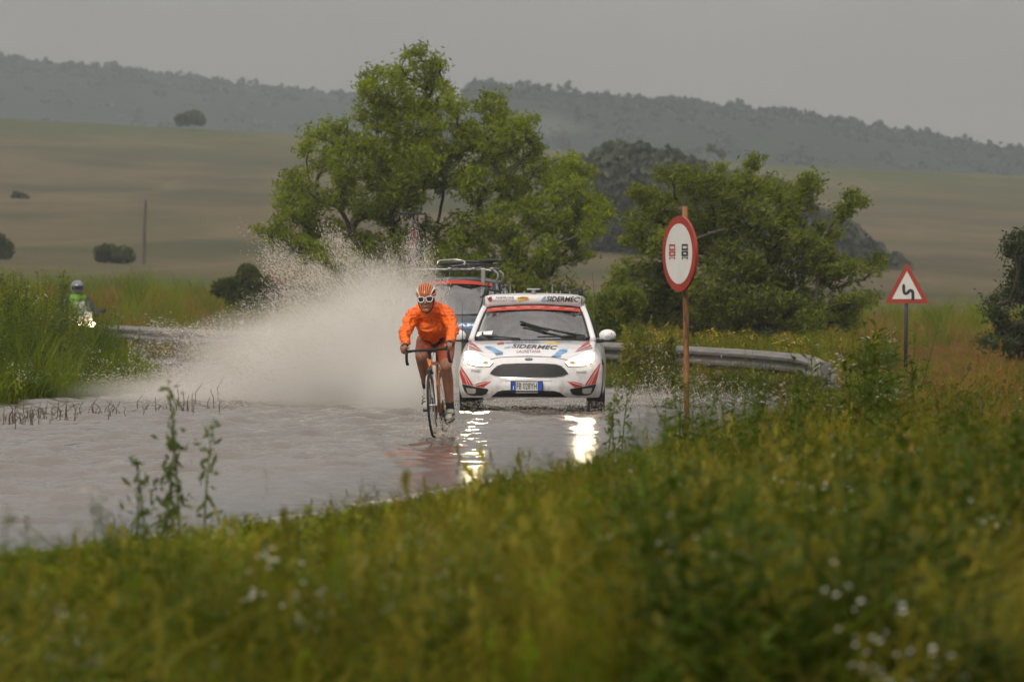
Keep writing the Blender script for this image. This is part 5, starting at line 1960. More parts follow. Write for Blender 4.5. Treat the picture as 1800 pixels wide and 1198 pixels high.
def bike_wheel(parent, y, hubw=.05, depth=.035, spokes=20):
    w = empty('wheel', (0, y, .335)); w.parent = parent
    m1 = MB(); m1.torus((0, 0, 0), (1, 0, 0), .322, .0125, 56, 8); m1.build('tyre', RUBBER, w, smooth=180)
    m1 = MB(); m1.torus((0, 0, 0), (1, 0, 0), .297, depth * .5, 56, 8, .55); m1.build('rim', CARBON, w, smooth=180)
    m1 = MB()
    for k in range(spokes):
        a = 2 * math.pi * k / spokes; sg = 1 if k % 2 else -1
        m1.tube([(sg * hubw * .5, .02 * math.cos(a + .9), .02 * math.sin(a + .9)), (0, .285 * math.cos(a), .285 * math.sin(a))], .0016, 4, cap=False)
    m1.build('spokes', ALU, w, fixn=False)
    m1 = MB(); m1.tube([(-hubw, 0, 0), (hubw, 0, 0)], .014, 10); m1.disc((-hubw * .5, 0, 0), (1, 0, 0), .022, .006, 12); m1.disc((hubw * .5, 0, 0), (1, 0, 0), .022, .006, 12)
    m1.build('hub', ALU, w, smooth=40)
    return w


def build_bike(name, label, frame_m, fork_m, crank_deg=50, cat='bicycle', front=True, bottle=True):
    """origin: ground under the front hub, y runs backward"""
    root = empty(name); tag(root, label, cat)
    BB = Vector((0, .585, .27)); RH = Vector((0, .985, .335)); ST = Vector((0, .725, .78)); HT = Vector((0, .115, .80)); HB = Vector((0, .075, .665)); FH = Vector((0, 0, .335))
    m1 = MB()
    m1.tube([HT, HB], .024, 10); m1.tube([HB + Vector((0, .01, .03)), BB], [.024, .026], 10); m1.tube([HT - Vector((0, 0, .03)), ST - Vector((0, .015, .03))], [.019, .016], 10)
    m1.tube([BB, ST], .018, 10); m1.tube([BB - Vector((.04, 0, 0)), BB + Vector((.04, 0, 0))], .024, 10)
    for s in (-1, 1):
        m1.tube([BB + Vector((s * .03, .02, 0)), Vector((s * .045, .75, .3)), RH + Vector((s * .063, 0, 0))], [.013, .011, .009], 8)
        m1.tube([ST + Vector((s * .01, 0, -.05)), Vector((s * .035, .83, .6)), RH + Vector((s * .063, 0, 0))], [.009, .009, .008], 8)
    fr_ = m1.build('frame', frame_m, root, smooth=180)
    flat_text('frame_lettering', 'M', RED_D, fr_, (0, .73), .028, .04, .068)
    m1 = MB()
    m1.tube([HB + Vector((0, 0, -.0)), HB + Vector((0, -.005, -.03))], .024, 10)
    for s in (-1, 1):
        m1.tube(smoothline([HB + Vector((s * .005, 0, -.01)), HB + Vector((s * .036, -.01, -.05)), Vector((s * .045, .03, .48)), FH + Vector((s * .05, 0, 0))], 4), [.016] * 5 + [.013] * 4 + [.010] * 4, 8)
    m1.build('fork', fork_m, root, smooth=180)
    if front:
        bike_wheel(root, 0)
    bike_wheel(root, .985, .06)
    m1 = MB(); m1.tube([HT, HT + Vector((0, .005, .06))], .018, 8); m1.tube([HT + Vector((0, .005, .05)), Vector((0, .025, .895))], .017, 8); m1.build('stem', CARBON, root, smooth=180)
    m1 = MB()
    for s in (-1, 1):
        m1.tube(smoothline([(0, .02, .9), (s * .1, .02, .902), (s * .185, .015, .90), (s * .212, -.03, .895), (s * .214, -.065, .875), (s * .217, -.07, .82), (s * .22, -.03, .775), (s * .222, .04, .77)], 5), [.0155] * 5 + [.013] * 5 + [.0155] * 26, 8)
    hb = m1.build('handlebar', TAPE, root, smooth=180)
    for s in (-1, 1):
        m1 = MB(); m1.tube([(s * .212, -.04, .893), (s * .211, -.09, .905), (s * .21, -.115, .93)], [.017, .018, .013], 8)
        m1.tube(smoothline([(s * .212, -.10, .90), (s * .216, -.125, .86), (s * .222, -.105, .795)], 4), [.009] * 5 + [.006] * 4, 6)
        m1.build('brake_lever', CARBON, hb, smooth=180)
        m1 = MB(); m1.tube(smoothline([(s * .20, -.08, .905), (s * .09, -.10, .90), (s * .02, .04, .76), (0, .06, .70)], 6), .0025, 4); m1.build('brake_cable', CARBON, hb, smooth=180)
    m1 = MB(); m1.rbox((0, .03, .69), (.055, .03, .045), .008); m1.rbox((0, .045, .665), (.075, .02, .02), .005); m1.build('brake_caliper', CARBON, root, smooth=40)
    m1 = MB(); m1.tube([ST, ST + Vector((0, .055, .145))], .0135, 8); m1.build('seatpost', CARBON, root, smooth=180)
    m1 = MB(); m1.ell((0, .84, .935), (.065, .09, .022), 14, 8); m1.ell((0, .72, .935), (.024, .13, .017), 12, 8); m1.build('saddle', TAPE, root, smooth=180)
    m1 = MB()
    m1.torus((.042, BB.y, BB.z), (1, 0, 0), .098, .006, 36, 6, .6); m1.torus((.036, BB.y, BB.z), (1, 0, 0), .072, .005, 36, 6, .6)
    for k in range(5):
        a = k * 1.2566; m1.tube([(.042, BB.y, BB.z), (.042, BB.y + .095 * math.cos(a), BB.z + .095 * math.sin(a))], .007, 5)
    m1.build('chainring', CARBON, root, smooth=40)
    a = R(crank_deg)
    d = Vector((0, -math.cos(a), -math.sin(a))) * .17
    for s, dd in ((1, d), (-1, -d)):
        m1 = MB(); m1.tube([BB + Vector((s * .055, 0, 0)), BB + Vector((s * .068, 0, 0)) + dd], [.014, .011], 8)
        cr = m1.build('crank', CARBON, root, smooth=180)
        m1 = MB(); m1.rbox(BB + Vector((s * .115, 0, 0)) + dd, (.075, .075, .018), .006); m1.tube([BB + Vector((s * .07, 0, 0)) + dd, BB + Vector((s * .12, 0, 0)) + dd], .008, 6); m1.build('pedal', CARBON, cr, smooth=40)
    m1 = MB()
    m1.torus((.045, RH.y, RH.z), (1, 0, 0), .045, .012, 24, 6, 1.2); m1.rbox((.06, RH.y + .01, RH.z - .09), (.02, .04, .13), .008)
    m1.tube([(.042, BB.y, BB.z + .098), (.045, RH.y, RH.z + .045)], .004, 4); m1.tube([(.042, BB.y, BB.z - .098), (.05, RH.y + .01, RH.z - .13)], .004, 4)
    m1.build('drivetrain', CARBON, root, smooth=40)
    if bottle:
        ax = (BB - HB).normalized(); c = HB.lerp(BB, .55) + Vector((0, .045, .05))
        m1 = MB(); m1.tube([c - ax * .09, c + ax * .04, c + ax * .06, c + ax * .09], [.036, .036, .03, .036], 12); m1.build('bottle', ORANGE, root, smooth=60)
    return root


bike = build_bike('racing_bicycle', 'orange racing bicycle ridden through the flood in front of the white car', ORANGE, WHITE_F)
BIKE_D = 58.1
BX = (763 - 900) / FPX * BIKE_D
BIKE_YAW, BIKE_LEAN = R(-6.0), R(-4.0)
bike.rotation_mode = 'XYZ'
bike.location = (BX, BIKE_D, 0.0)
bike.rotation_euler = (0, BIKE_LEAN, BIKE_YAW)

# spare bicycle and wheels on the van roof
sp = build_bike('racing_bicycle', 'black racing bicycle standing upright on the roof of the dark van', CARBON, RED_D, crank_deg=0, bottle=False)
van_m = Matrix.Translation(van.location) @ Matrix.Rotation(van.rotation_euler.z, 4, 'Z')
q = van_m @ Vector((-.74, 2.15, 1.915))
sp.location = q; sp.rotation_euler = (0, R(1.5), R(-5))
sad = empty('spare_bicycle', van_m @ Vector((.18, 2.3, 1.93))); tag(sad, 'black bicycle laid flat with its wheels on the van roof rack', 'bicycle')
for (x, y) in ((.02, .12), (.2, .75)):
    w = empty('wheel', (x, y, .035)); w.parent = sad; w.rotation_euler = (0, R(85), R(20))
    m1 = MB(); m1.torus((0, 0, 0), (1, 0, 0), .322, .0125, 48, 8); m1.build('tyre', RUBBER, w, smooth=180)
    m1 = MB(); m1.torus((0, 0, 0), (1, 0, 0), .29, .024, 48, 8, .55); m1.build('rim', CHROME, w, smooth=180)
    m1 = MB()
    for k in range(18):
        a = k / 18 * 6.283; m1.tube([(.03 * (-1) ** k, .02 * math.cos(a), .02 * math.sin(a)), (0, .28 * math.cos(a), .28 * math.sin(a))], .0025, 4, cap=False)
    m1.tube([(-.06, 0, 0), (.06, 0, 0)], .02, 10); m1.build('spokes', ALU, w, fixn=False)
m1 = MB(); m1.tube([(-.45, 0, .05), (.0, .05, .09), (.42, .1, .07)], .022, 8); m1.tube([(-.45, 0, .05), (-.1, .3, .05), (.42, .1, .07)], .018, 8); m1.build('frame', CARBON, sad, smooth=180)
m1 = MB(); m1.ell((.40, .08, .11), (.14, .06, .025), 14, 8); m1.ell((.28, .08, .105), (.1, .035, .02), 12, 8); m1.build('saddle', TAPE, sad, smooth=180)
m1 = MB(); m1.tube(smoothline([(-.5, -.12, .03), (-.48, -.1, .10), (-.3, -.05, .12), (-.15, -.05, .12), (-.05, -.1, .09), (-.06, -.16, .04)], 4), .014, 6); m1.build('handlebar', CHROME, sad, smooth=180)

# ================================================================ the cyclist
SKIN = mat('skin', (0.33, 0.155, 0.09), 0.5, vary=0.15, scale=12)
SKIN.node_tree.nodes['Principled BSDF'].inputs['Subsurface Weight'].default_value = 0.08
JERSEY = mat('orange_jersey', (1.0, 0.165, 0.006), 0.5, vary=0.08, scale=9, bump=0.3, bscale=30)
SHORTS = mat('rust_shorts', (0.34, 0.075, 0.03), 0.6, vary=0.2, scale=10)
SHORTS_B = mat('black_shorts', (0.02, 0.02, 0.025), 0.6)
SOCK = mat('black_sock', (0.02, 0.02, 0.02), 0.9)
SHOE = mat('pale_shoe', (0.45, 0.44, 0.36), 0.5, vary=0.3, scale=25)
GLOVE = mat('black_glove', (0.02, 0.018, 0.018), 0.8, bump=0.3)
HELM = mat('orange_helmet', (0.62, 0.16, 0.03), 0.3, coat=0.5)
HELM_D = mat('helmet_inside', (0.05, 0.014, 0.008), 0.7)

cyc = empty('person', bike.location)
cyc.rotation_euler = bike.rotation_euler
tag(cyc, 'cyclist in orange long-sleeved jersey, striped helmet and white sunglasses riding towards the viewer', 'person')
HIP = {-1: (-.095, .74, .985), 1: (.095, .74, .985)}
KNEE = {-1: (-.115, .31, .835), 1: (.135, .32, .715)}
ANK = {-1: (-.125, .70, .505), 1: (.128, .515, .265)}
TOE = {-1: (-.12, .635, .405), 1: (.122, .40, .165)}
SHO = {-1: (-.165, .34, 1.275), 1: (.165, .34, 1.275)}
ELB = {-1: (-.25, .20, 1.085), 1: (.25, .20, 1.085)}
WRI = {-1: (-.232, -.005, .955), 1: (.232, -.005, .955)}
HEAD = Vector((0.0, .155, 1.415))


def limb_pts(a, b, ra, rm, rb, bulge=(0, 0, 0), t=.4):
    m = Vector(a).lerp(Vector(b), t) + Vector(bulge)
    return [(*a, ra), (*m, rm), (*b, rb)]


mb = MB()
# torso, neck, head as one skin
mb.chain([(0, .76, .99, .13), (0, .62, 1.12, .135), (0, .47, 1.24, .14), (0, .345, 1.31, .105), (0, .24, 1.36, .058), (0, .20, 1.40, .056)])
mb.ell(HEAD + Vector((0, .02, .03)), (.074, .092, .09), 20, 14)
mb.ell(HEAD + Vector((0, -.025, -.045)), (.060, .062, .078), 18, 12)          # face
mb.ell(HEAD + Vector((0, -.055, -.108)), (.034, .030, .024), 12, 8)           # chin
mb.cap(HEAD + Vector((0, -.083, .012)), .010, HEAD + Vector((0, -.103, -.034)), .0165, 8)       # nose
for s in (-1, 1):
    mb.ell(HEAD + Vector((s * .036, -.062, -.035)), (.026, .024, .024), 10, 8)  # cheeks
    mb.ell(HEAD + Vector((s * .034, -.072, .022)), (.024, .016, .012), 10, 8)   # brow
    mb.ell(HEAD + Vector((s * .078, .01, -.008)), (.010, .020, .032), 8, 8)     # ears
    mb.cap(HEAD + Vector((s * .018, -.084, -.072)), .0085, HEAD + Vector((0, -.091, -.070)), .0095, 8)   # lips
    mb.chain(limb_pts(HIP[s], KNEE[s], .098, .085, .06))
    mb.chain(limb_pts(KNEE[s], ANK[s], .058, .058, .036, (0, .035, 0), .3))
    mb.cap(ANK[s], .036, TOE[s], .03, 10)
    mb.chain(limb_pts(SHO[s], ELB[s], .06, .05, .042))
    mb.chain(limb_pts(ELB[s], WRI[s], .041, .038, .027))
    # hand: palm over the hood, four curled fingers, thumb inside
    W = Vector(WRI[s]); K = Vector((s * .226, -.065, .945))
    mb.cap(W, .026, K, .03, 10)
    mb.cap(W + Vector((s * .018, -.02, 0)), .02, K + Vector((s * .024, .006, -.008)), .02, 8)
    for j, (dy, dz, ln) in enumerate(((-.006, .012, 1.0), (-.006, -.006, 1.08), (-.002, -.024, 1.0), (.006, -.042, .82))):
        b0 = K + Vector((s * .030, dy, dz + .002))
        b1 = b0 + Vector((s * .004, -.034 * ln, -.010)); b2 = b1 + Vector((-s * .022 * ln, -.012, -.012)); b3 = b2 + Vector((-s * .020 * ln, .012, -.006))
        mb.chain([(*b0, .0098), (*b1, .0092), (*b2, .0086), (*b3, .0078)], 7)
    t0 = K + Vector((-s * .018, .03, .004))
    mb.chain([(*t0, .0125), (*(t0 + Vector((-s * .022, -.022, -.006))), .011), (*(t0 + Vector((-s * .022, -.050, -.022))), .0092)], 8)
body = union_skin(mb, .0062, 3, .45)
body.materials.clear()
link('body', body, SKIN, cyc, smooth=180)

mb = MB()
mb.chain([(0, .775, 1.0, .128), (0, .64, 1.115, .142), (0, .48, 1.235, .150), (0, .36, 1.30, .118), (0, .27, 1.352, .082), (0, .235, 1.372, .068)], 16)
mb.ell((0, .52, 1.175), (.162, .17, .12), 20, 12)
mb.ell((0, .42, 1.15), (.15, .10, .10), 18, 12)      # fabric hanging under the chest
mb.ell((0, .54, 1.085), (.14, .10, .08), 18, 12)
mb.chain([(0, .46, 1.10, .085), (0, .56, 1.02, .06)], 14)
mb.chain([(-.09, .5, 1.08, .06), (0, .54, 1.035, .05), (.09, .5, 1.08, .06)], 12)
for s in (-1, 1):
    mb.cap((s * .055, .37, 1.318), .072, SHO[s], .072, 14)
    mb.chain(limb_pts(SHO[s], ELB[s], .074, .068, .056, (s * .008, 0, 0)), 14)
    mb.chain(limb_pts(ELB[s], (WRI[s][0], WRI[s][1] + .03, WRI[s][2] + .022), .052, .046, .036, (s * .004, 0, 0)), 14)
    mb.cap((s * .09, .46, 1.21), .085, (s * .16, .36, 1.24), .065, 12)
    rr = random.Random(3 + s)
    for k in range(7):                                                       # sleeve folds
        t = k / 7
        p = Vector(SHO[s]).lerp(Vector(ELB[s]), t) if k % 2 else Vector(ELB[s]).lerp(Vector(WRI[s]), t * .8)
        mb.torus(p, Vector((rr.uniform(-.4, .4), .6, 1.0)), .052 - .012 * t * (0 if k % 2 else 1), .010, 16, 6)
jm = crumple(union_skin(mb, .0065, 3, .5), .0105, 17, 4); jm.materials.clear()
jer = link('jersey', jm, JERSEY, cyc, smooth=180)
m1 = MB(); m1.torus((0, .215, 1.378), (0, -.6, 1), .064, .014, 24, 8); m1.build('collar', JERSEY, jer, smooth=180)
m1 = MB(); m1.tube(smoothline([(0, .150, 1.345), (0, .205, 1.27), (0, .27, 1.21), (0, .30, 1.16)], 5), .005, 5); m1.build('zip', mat('zip', (.75, .25, .12), .5), jer)

for s in (-1, 1):
    mb = MB()
    a, b = Vector(HIP[s]), Vector(KNEE[s])
    e = a.lerp(b, .80)
    mb.chain([(*a, .108), (*a.lerp(b, .4), .092), (*e, .073)], 16)
    sm = crumple(union_skin(mb, .008, 2), .004, 14, 9); sm.materials.clear()
    link('shorts_leg', sm, SHORTS, cyc, smooth=180)
mb = MB(); mb.ell((0, .70, .985), (.155, .16, .105), 20, 12); mb.ell((0, .63, .95), (.10, .08, .06), 16, 10)
link('shorts_seat', mb.mesh('seat_panel'), SHORTS_B, cyc, smooth=180)
for s in (-1, 1):
    a = Vector(ANK[s]); k = Vector(KNEE[s]); t = Vector(TOE[s])
    mb = MB(); mb.tube([a.lerp(k, .20), a.lerp(k, .08), a], [.045, .042, .041], 14); mb.build('sock', SOCK, cyc, smooth=180)
    d = (t - a).normalized()
    hor = Vector((0, -1, -.12 if s > 0 else -.75)).normalized()
    heel = a + Vector((0, .035, -.045)); ball = heel + hor * .17; toe = heel + hor * .245
    mb = MB(); mb.chain([(*(a + Vector((0, 0, .005))), .044), (*heel, .042)], 12); mb.chain([(*heel, .040), (*ball, .044), (*toe, .032)], 14)
    mb.cap(a + Vector((0, -.02, -.01)), .040, ball + Vector((0, .02, .012)), .036, 12)
    sh = union_skin(mb, .007, 3); sh.materials.clear()
    so = link('shoe', sh, SHOE, cyc, smooth=180)
    up = Vector((0, hor.z, -hor.y)).normalized()
    m1 = MB()
    for f_ in (.35, .6, .8):
        c = heel.lerp(toe, f_)
        m1.tube([c + Vector((-.046, 0, 0)) + up * .012, c + Vector((-.026, 0, 0)) + up * .042, c + Vector((.026, 0, 0)) + up * .042, c + Vector((.046, 0, 0)) + up * .012], .007, 6)
    m1.build('strap', mat('shoe_strap', (.12, .12, .1), .6), so, smooth=180)
    m1 = MB(); m1.rbox(heel.lerp(toe, .55) - up * .043, (.078, .25, .012), .005, Vector((0, -1, 0)).rotation_difference(hor).to_matrix()); m1.build('sole', SOCK, so, smooth=40)
    # fingerless glove shell
    W = Vector(WRI[s]); K = Vector((s * .226, -.065, .945))
    mb = MB(); mb.cap(W + Vector((0, .012, .004)), .034, K + Vector((0, .012, .002)), .037, 12); mb.cap(W + Vector((s * .02, -.02, 0)), .026, K + Vector((s * .026, .010, -.008)), .028, 10)
    for dy, dz in ((-.006, .012), (-.006, -.006), (-.002, -.024), (.006, -.042)):
        b0 = K + Vector((s * .030, dy, dz + .002)); mb.cap(b0, .0135, b0 + Vector((s * .002, -.016, -.005)), .0125, 8)
    gm = union_skin(mb, .005, 2); gm.materials.clear(); link('glove', gm, GLOVE, cyc, smooth=180)

# helmet: dark liner, orange ribs with slots between them, pale sides, straps
hel = empty('helmet', HEAD + Vector((0, .025, .072))); hel.parent = cyc
hel.rotation_euler = (R(20), 0, 0); hel.scale = (.94, .94, .92)
v, f = [], []
def helm_pt(az, el, k=1.0):
    return Vector((.108 * k * math.cos(el) * math.sin(az), -.142 * k * math.cos(el) * math.cos(az), .092 * k * math.sin(el) + .004))
def shell(az0, az1, e0, e1, k, nu, nv):
    return patch(lambda a, b: tuple(helm_pt(az0 + (az1 - az0) * a, e0 + (e1 - e0) * b, k)), nu, nv)
m1 = MB(); m1.add(*shell(-math.pi, math.pi, R(-6), R(90), .95, 32, 8)); m1.build('liner', HELM_D, hel, smooth=180)
for i in range(9):
    x = (i - 4) / 4.0
    v, f = [], []
    n = 16
    w = .0072 * (1 - .15 * abs(x))
    for j in range(n + 1):
        t = j / n
        a = R(-4) + t * R(185)
        for sgn in (-1, 1):
            lx = x * .098 * (0.60 + .40 * math.sin(a)) + sgn * w * (0.75 + .3 * math.sin(a))
            q_ = max(0.05, 1 - (lx / .112) ** 2)
            p = Vector((lx, -.150 * math.cos(a) * math.sqrt(q_), .100 * math.sin(a) * math.sqrt(q_) + .006))
            v.append(tuple(p)); v.append(tuple(p * .9))
    for j in range(n):
        a0, b0 = 4 * j, 4 * j + 4
        f += [(a0, a0 + 2, b0 + 2, b0), (a0, b0, b0 + 1, a0 + 1), (a0 + 2, a0 + 3, b0 + 3, b0 + 2)]
    m1 = MB(); m1.add(v, f); m1.build('rib', HELM if abs(x) < .9 else WHITE_P, hel, smooth=50)
m1 = MB(); m1.tube([tuple(helm_pt(R(-180 + 12 * i), R(-3), 1.0)) for i in range(31)], .008, 8); m1.build('brim', HELM, hel, smooth=180)
m1 = MB(); m1.tube([tuple(helm_pt(R(-180 + 12 * i), R(-13), .955)) for i in range(31)], .010, 8); m1.build('headband', SOCK, hel, smooth=180)
m1 = MB()
for s in (-1, 1):
    m1.tube(smoothline([HEAD + Vector((s * .086, -.02, .045)), HEAD + Vector((s * .078, -.03, -.03)), HEAD + Vector((s * .052, -.045, -.105)), HEAD + Vector((0, -.05, -.138))], 5), .0055, 6)
m1.build('chin_strap', SOCK, cyc, smooth=180)
# white framed sunglasses
sg_ = empty('sunglasses', HEAD + Vector((0, -.098, .0))); sg_.parent = cyc; sg_.scale = (1.12, 1.0, 1.35)
m1 = MB()
for s in (-1, 1):
    m1.tube(smoothline([(s * .010, -.006, .004), (s * .014, -.006, .020), (s * .045, .004, .023), (s * .066, .018, .018), (s * .064, .016, -.006), (s * .045, .004, -.018), (s * .020, -.006, -.014), (s * .010, -.006, .004)], 5), .0042, 6)
    m1.tube([(s * .066, .018, .016), (s * .080, .05, .016), (s * .084, .10, .012)], .004, 6)
m1.tube([(-.012, -.007, .008), (0, -.009, .012), (.012, -.007, .008)], .004, 6)
m1.build('glasses_frame', WHITE_P, sg_, smooth=180)
LENS = mat('dark_lens', (.012, .012, .014), .08, coat=1)
for s in (-1, 1):
    m1 = MB(); ring = [(s * .010, -.005, .004), (s * .015, -.005, .018), (s * .045, .005, .021), (s * .064, .018, .016), (s * .062, .016, -.006), (s * .045, .005, -.016), (s * .020, -.005, -.012)]
    c = (s * .036, -.005, .002); m1.add([c] + ring, [(0, i + 1, (i + 1) % 7 + 1) for i in range(7)]); m1.build('lens', LENS, sg_, smooth=180)

# ================================================================ people in the white car
def seated(name, loc, label, jacket, arms):
    root = empty(name, loc); tag(root, label, 'person')
    mb = MB()
    mb.chain([(0, 0, -.45, .15), (0, .02, -.2, .15), (0, 0, -.12, .09), (0, -.01, -.04, .055)], 12)
    mb.ell((0, -.01, .05), (.075, .09, .10), 16, 12); mb.ell((0, -.05, .0), (.05, .05, .06), 12, 10); mb.cap((0, -.10, .04), .01, (0, -.115, .01), .015, 8)
    for s in (-1, 1):
        mb.chain([(s * .17, .0, -.19, .065), (s * .23, -.14, -.36, .05), (s * arms[0], arms[1], arms[2], .035)], 10)
        h = Vector((s * arms[0], arms[1], arms[2]))
        mb.cap(h, .032, h + Vector((0, -.05, .02)), .034, 8)
        for j in range(4):
            p = h + Vector((s * (.02 - .013 * j), -.07, .03 - .006 * j)); mb.chain([(*p, .010), (*(p + Vector((-s * .01, -.03, -.01))), .009), (*(p + Vector((-s * .015, -.03, -.035))), .008)], 6)
        mb.cap(h + Vector((-s * .03, -.04, .03)), .011, h + Vector((-s * .04, -.075, .04)), .01, 6)
    me = union_skin(mb, .011, 3); me.materials.clear(); link('body', me, SKIN, root, smooth=180)
    mb = MB(); mb.chain([(0, 0, -.48, .165), (0, .02, -.2, .165), (0, .0, -.11, .085)], 14)
    for s in (-1, 1):
        mb.cap((s * .08, .01, -.17), .085, (s * .17, 0, -.19), .08, 12); mb.chain([(s * .17, .0, -.19, .078), (s * .23, -.14, -.36, .062), (s * arms[0], arms[1] + .03, arms[2], .045)], 12)
    me = union_skin(mb, .012, 3); me.materials.clear(); link('jacket', me, jacket, root, smooth=180)
    m1 = MB(); m1.ell((0, .015, .085), (.08, .092, .085), 16, 10); link('hair', m1.mesh('hair'), mat('dark_hair', (.02, .015, .012), .7), root, smooth=180)
    return root


seated('person', car_m @ Vector((.36, 2.36, 1.14)), 'driver in a dark jacket holding the wheel of the white car', mat('navy_jacket', (.03, .035, .05), .8), (.15, -.34, -.18))
seated('person', car_m @ Vector((-.36, 2.42, 1.13)), 'passenger in a grey jacket behind the white car\'s windscreen, near the race sticker', mat('grey_jacket', (.10, .10, .11), .8), (.12, -.22, -.42))

# ================================================================ motorcycle with rider, behind the thicket
MD = 118.0
MX = P(151, 567, MD).x
mo = empty('motorcycle', (MX, MD, 0.0), R(18)); tag(mo, 'white-fronted motorcycle with lit twin headlamps behind the weed thicket', 'motorcycle')
PAINT_M = mat('silver_fairing', (.62, .64, .68), .35, coat=.5)
for y in (0, 1.5):
    w = empty('wheel', (0, y, .31)); w.parent = mo
    m1 = MB(); m1.torus((0, 0, 0), (1, 0, 0), .25, .06, 36, 10, 1.0); m1.build('tyre', RUBBER, w, smooth=180)
    m1 = MB(); m1.torus((0, 0, 0), (1, 0, 0), .195, .014, 32, 8); m1.disc((0, 0, 0), (1, 0, 0), .05, .1, 12)
    for k in range(6):
        a = k * 1.047; m1.tube([(0, 0, 0), (0, .19 * math.cos(a), .19 * math.sin(a))], .014, 6)
    m1.build('rim', ALU, w, smooth=40)
m1 = MB()
for s in (-1, 1):
    m1.tube([(s * .09, 0, .31), (s * .09, .22, .95)], [.03, .025], 8)
m1.build('fork', ALU, mo, smooth=180)
mb = MB(); mb.chain([(0, .12, .80, .14), (0, .30, .92, .15), (0, .62, .92, .15), (0, 1.0, .80, .11), (0, 1.6, .88, .07)], 14)
for s in (-1, 1):
    mb.chain([(s * .16, .10, .86, .08), (s * .18, .32, .75, .09), (s * .14, .6, .5, .09)], 12)
me = union_skin(mb, .02, 4); me.materials.clear(); link('fairing', me, PAINT_M, mo, smooth=180)
m1 = MB(); m1.rbox((0, .65, .48), (.34, .5, .36), .06); m1.build('engine', BLACK, mo, smooth=50)
m1 = MB(); m1.tube([(0, -.06, .62), (0, -.2, .5), (0, -.34, .38)], [.07, .08, .05], 10, flat=.5); m1.build('mudguard', PAINT_M, mo, smooth=180)
vv, ff = patch(lambda a, b: ((a - .5) * (.42 - .12 * b), .06 + .22 * b + .16 * (2 * a - 1) ** 2, .98 + .36 * b), 8, 6)
mw = bpy.data.meshes.new('windshield'); mw.from_pydata(vv, [], ff); link('windshield', mw, glass_mat('pale_screen', (.8, .84, .9), .35), mo, smooth=180)
m1 = MB(); m1.rbox((0, .05, 1.02), (.30, .03, .2), .012); m1.build('number_panel', WHITE_P, mo, smooth=40)
for s in (-1, 1):
    m1 = MB(); m1.ell((s * .12, -.035, .86), (.075, .03, .055), 16, 10); m1.build('headlamp', mat('motor_lamp', (.9, .85, .7), .2, emit=(1, .74, .42), estr=45.0), mo, smooth=180)
    m1 = MB(); m1.ell((s * .42, .3, 1.14), (.09, .03, .05), 12, 8); m1.tube([(s * .25, .3, 1.02), (s * .4, .32, 1.12)], .012, 6); m1.build('mirror', BLACK, mo, smooth=180)
    m1 = MB(); m1.rbox((s * .32, 1.45, .75), (.22, .5, .36), .06); m1.build('pannier', BLACK, mo, smooth=50)
m1 = MB(); m1.tube(smoothline([(-.38, .42, 1.03), (-.2, .32, 1.04), (0, .30, 1.02), (.2, .32, 1.04), (.38, .42, 1.03)], 4), .016, 8); m1.build('handlebar', BLACK, mo, smooth=180)
m1 = MB(); m1.rbox((0, 1.0, .88), (.3, .7, .12), .05); m1.build('seat', FABRIC_D, mo, smooth=50)

rd_ = empty('person', mo.location, R(18)); tag(rd_, 'motorcyclist in grey helmet and fluorescent green vest above the thicket', 'person')
mb = MB(); mb.chain([(0, .95, .98, .15), (0, .9, 1.2, .16), (0, .82, 1.40, .13), (0, .79, 1.50, .06)], 12); mb.ell((0, .76, 1.60), (.08, .1, .12), 14, 10)
for s in (-1, 1):
    mb.chain([(s * .1, .95, .95, .10), (s * .22, .5, .85, .08), (s * .2, .75, .42, .06), (s * .2, .66, .36, .05)], 10)
    mb.chain([(s * .2, .82, 1.40, .07), (s * .33, .62, 1.18, .055), (s * .33, .40, 1.06, .04)], 10)
    for j in range(4):
        p = Vector((s * (.29 + .022 * j), .37, 1.065)); mb.chain([(*p, .014), (*(p + Vector((0, -.04, .0))), .013), (*(p + Vector((0, -.03, -.035))), .012)], 6)
    mb.cap((s * .28, .40, 1.05), .015, (s * .265, .37, 1.03), .013, 6)
me = union_skin(mb, .012, 3); me.materials.clear(); link('body', me, mat('rider_black', (.03, .032, .035), .7), rd_, smooth=180)
mb = MB(); mb.chain([(0, .94, 1.02, .17), (0, .89, 1.2, .178), (0, .82, 1.38, .15)], 14)
for s in (-1, 1):
    mb.cap((s * .08, .84, 1.40), .09, (s * .17, .82, 1.39), .082, 10)
me = union_skin(mb, .012, 3); me.materials.clear(); link('vest', me, mat('fluorescent_green', (.14, .32, .02), .6, vary=.1), rd_, smooth=180)
he = empty('helmet', (0, .76, 1.60)); he.parent = rd_
m1 = MB(); m1.ell((0, .01, .03), (.135, .16, .15), 20, 14); m1.build('shell', mat('grey_helmet', (.16, .17, .22), .3, coat=.6), he, smooth=180)
vv, ff = patch(lambda a, b: (.139 * math.sin(R(-65 + 130 * a)), -.166 * math.cos(R(-65 + 130 * a)) + .01, -.02 + .08 * b), 12, 3)
mw = bpy.data.meshes.new('visor'); mw.from_pydata(vv, [], ff); link('visor', mw, LENS, he, smooth=180)

# ================================================================ spray
DROP = leaf_mat('water_drop', (.62, .56, .48), (.9, .86, .8), trans=.5, rough=.2, perinst=True)
DSRC = []
for k, el in enumerate(((1, 1, 1), (1, 1, 1.8), (.9, .9, 3.0), (.7, .7, 5.0))):
    bm = bmesh.new(); bmesh.ops.create_icosphere(bm, subdivisions=1, radius=1.0)
    bmesh.ops.scale(bm, vec=el, verts=bm.verts)
    me = bpy.data.meshes.new('drop'); bm.to_mesh(me); bm.free(); DSRC.append((me, DROP))


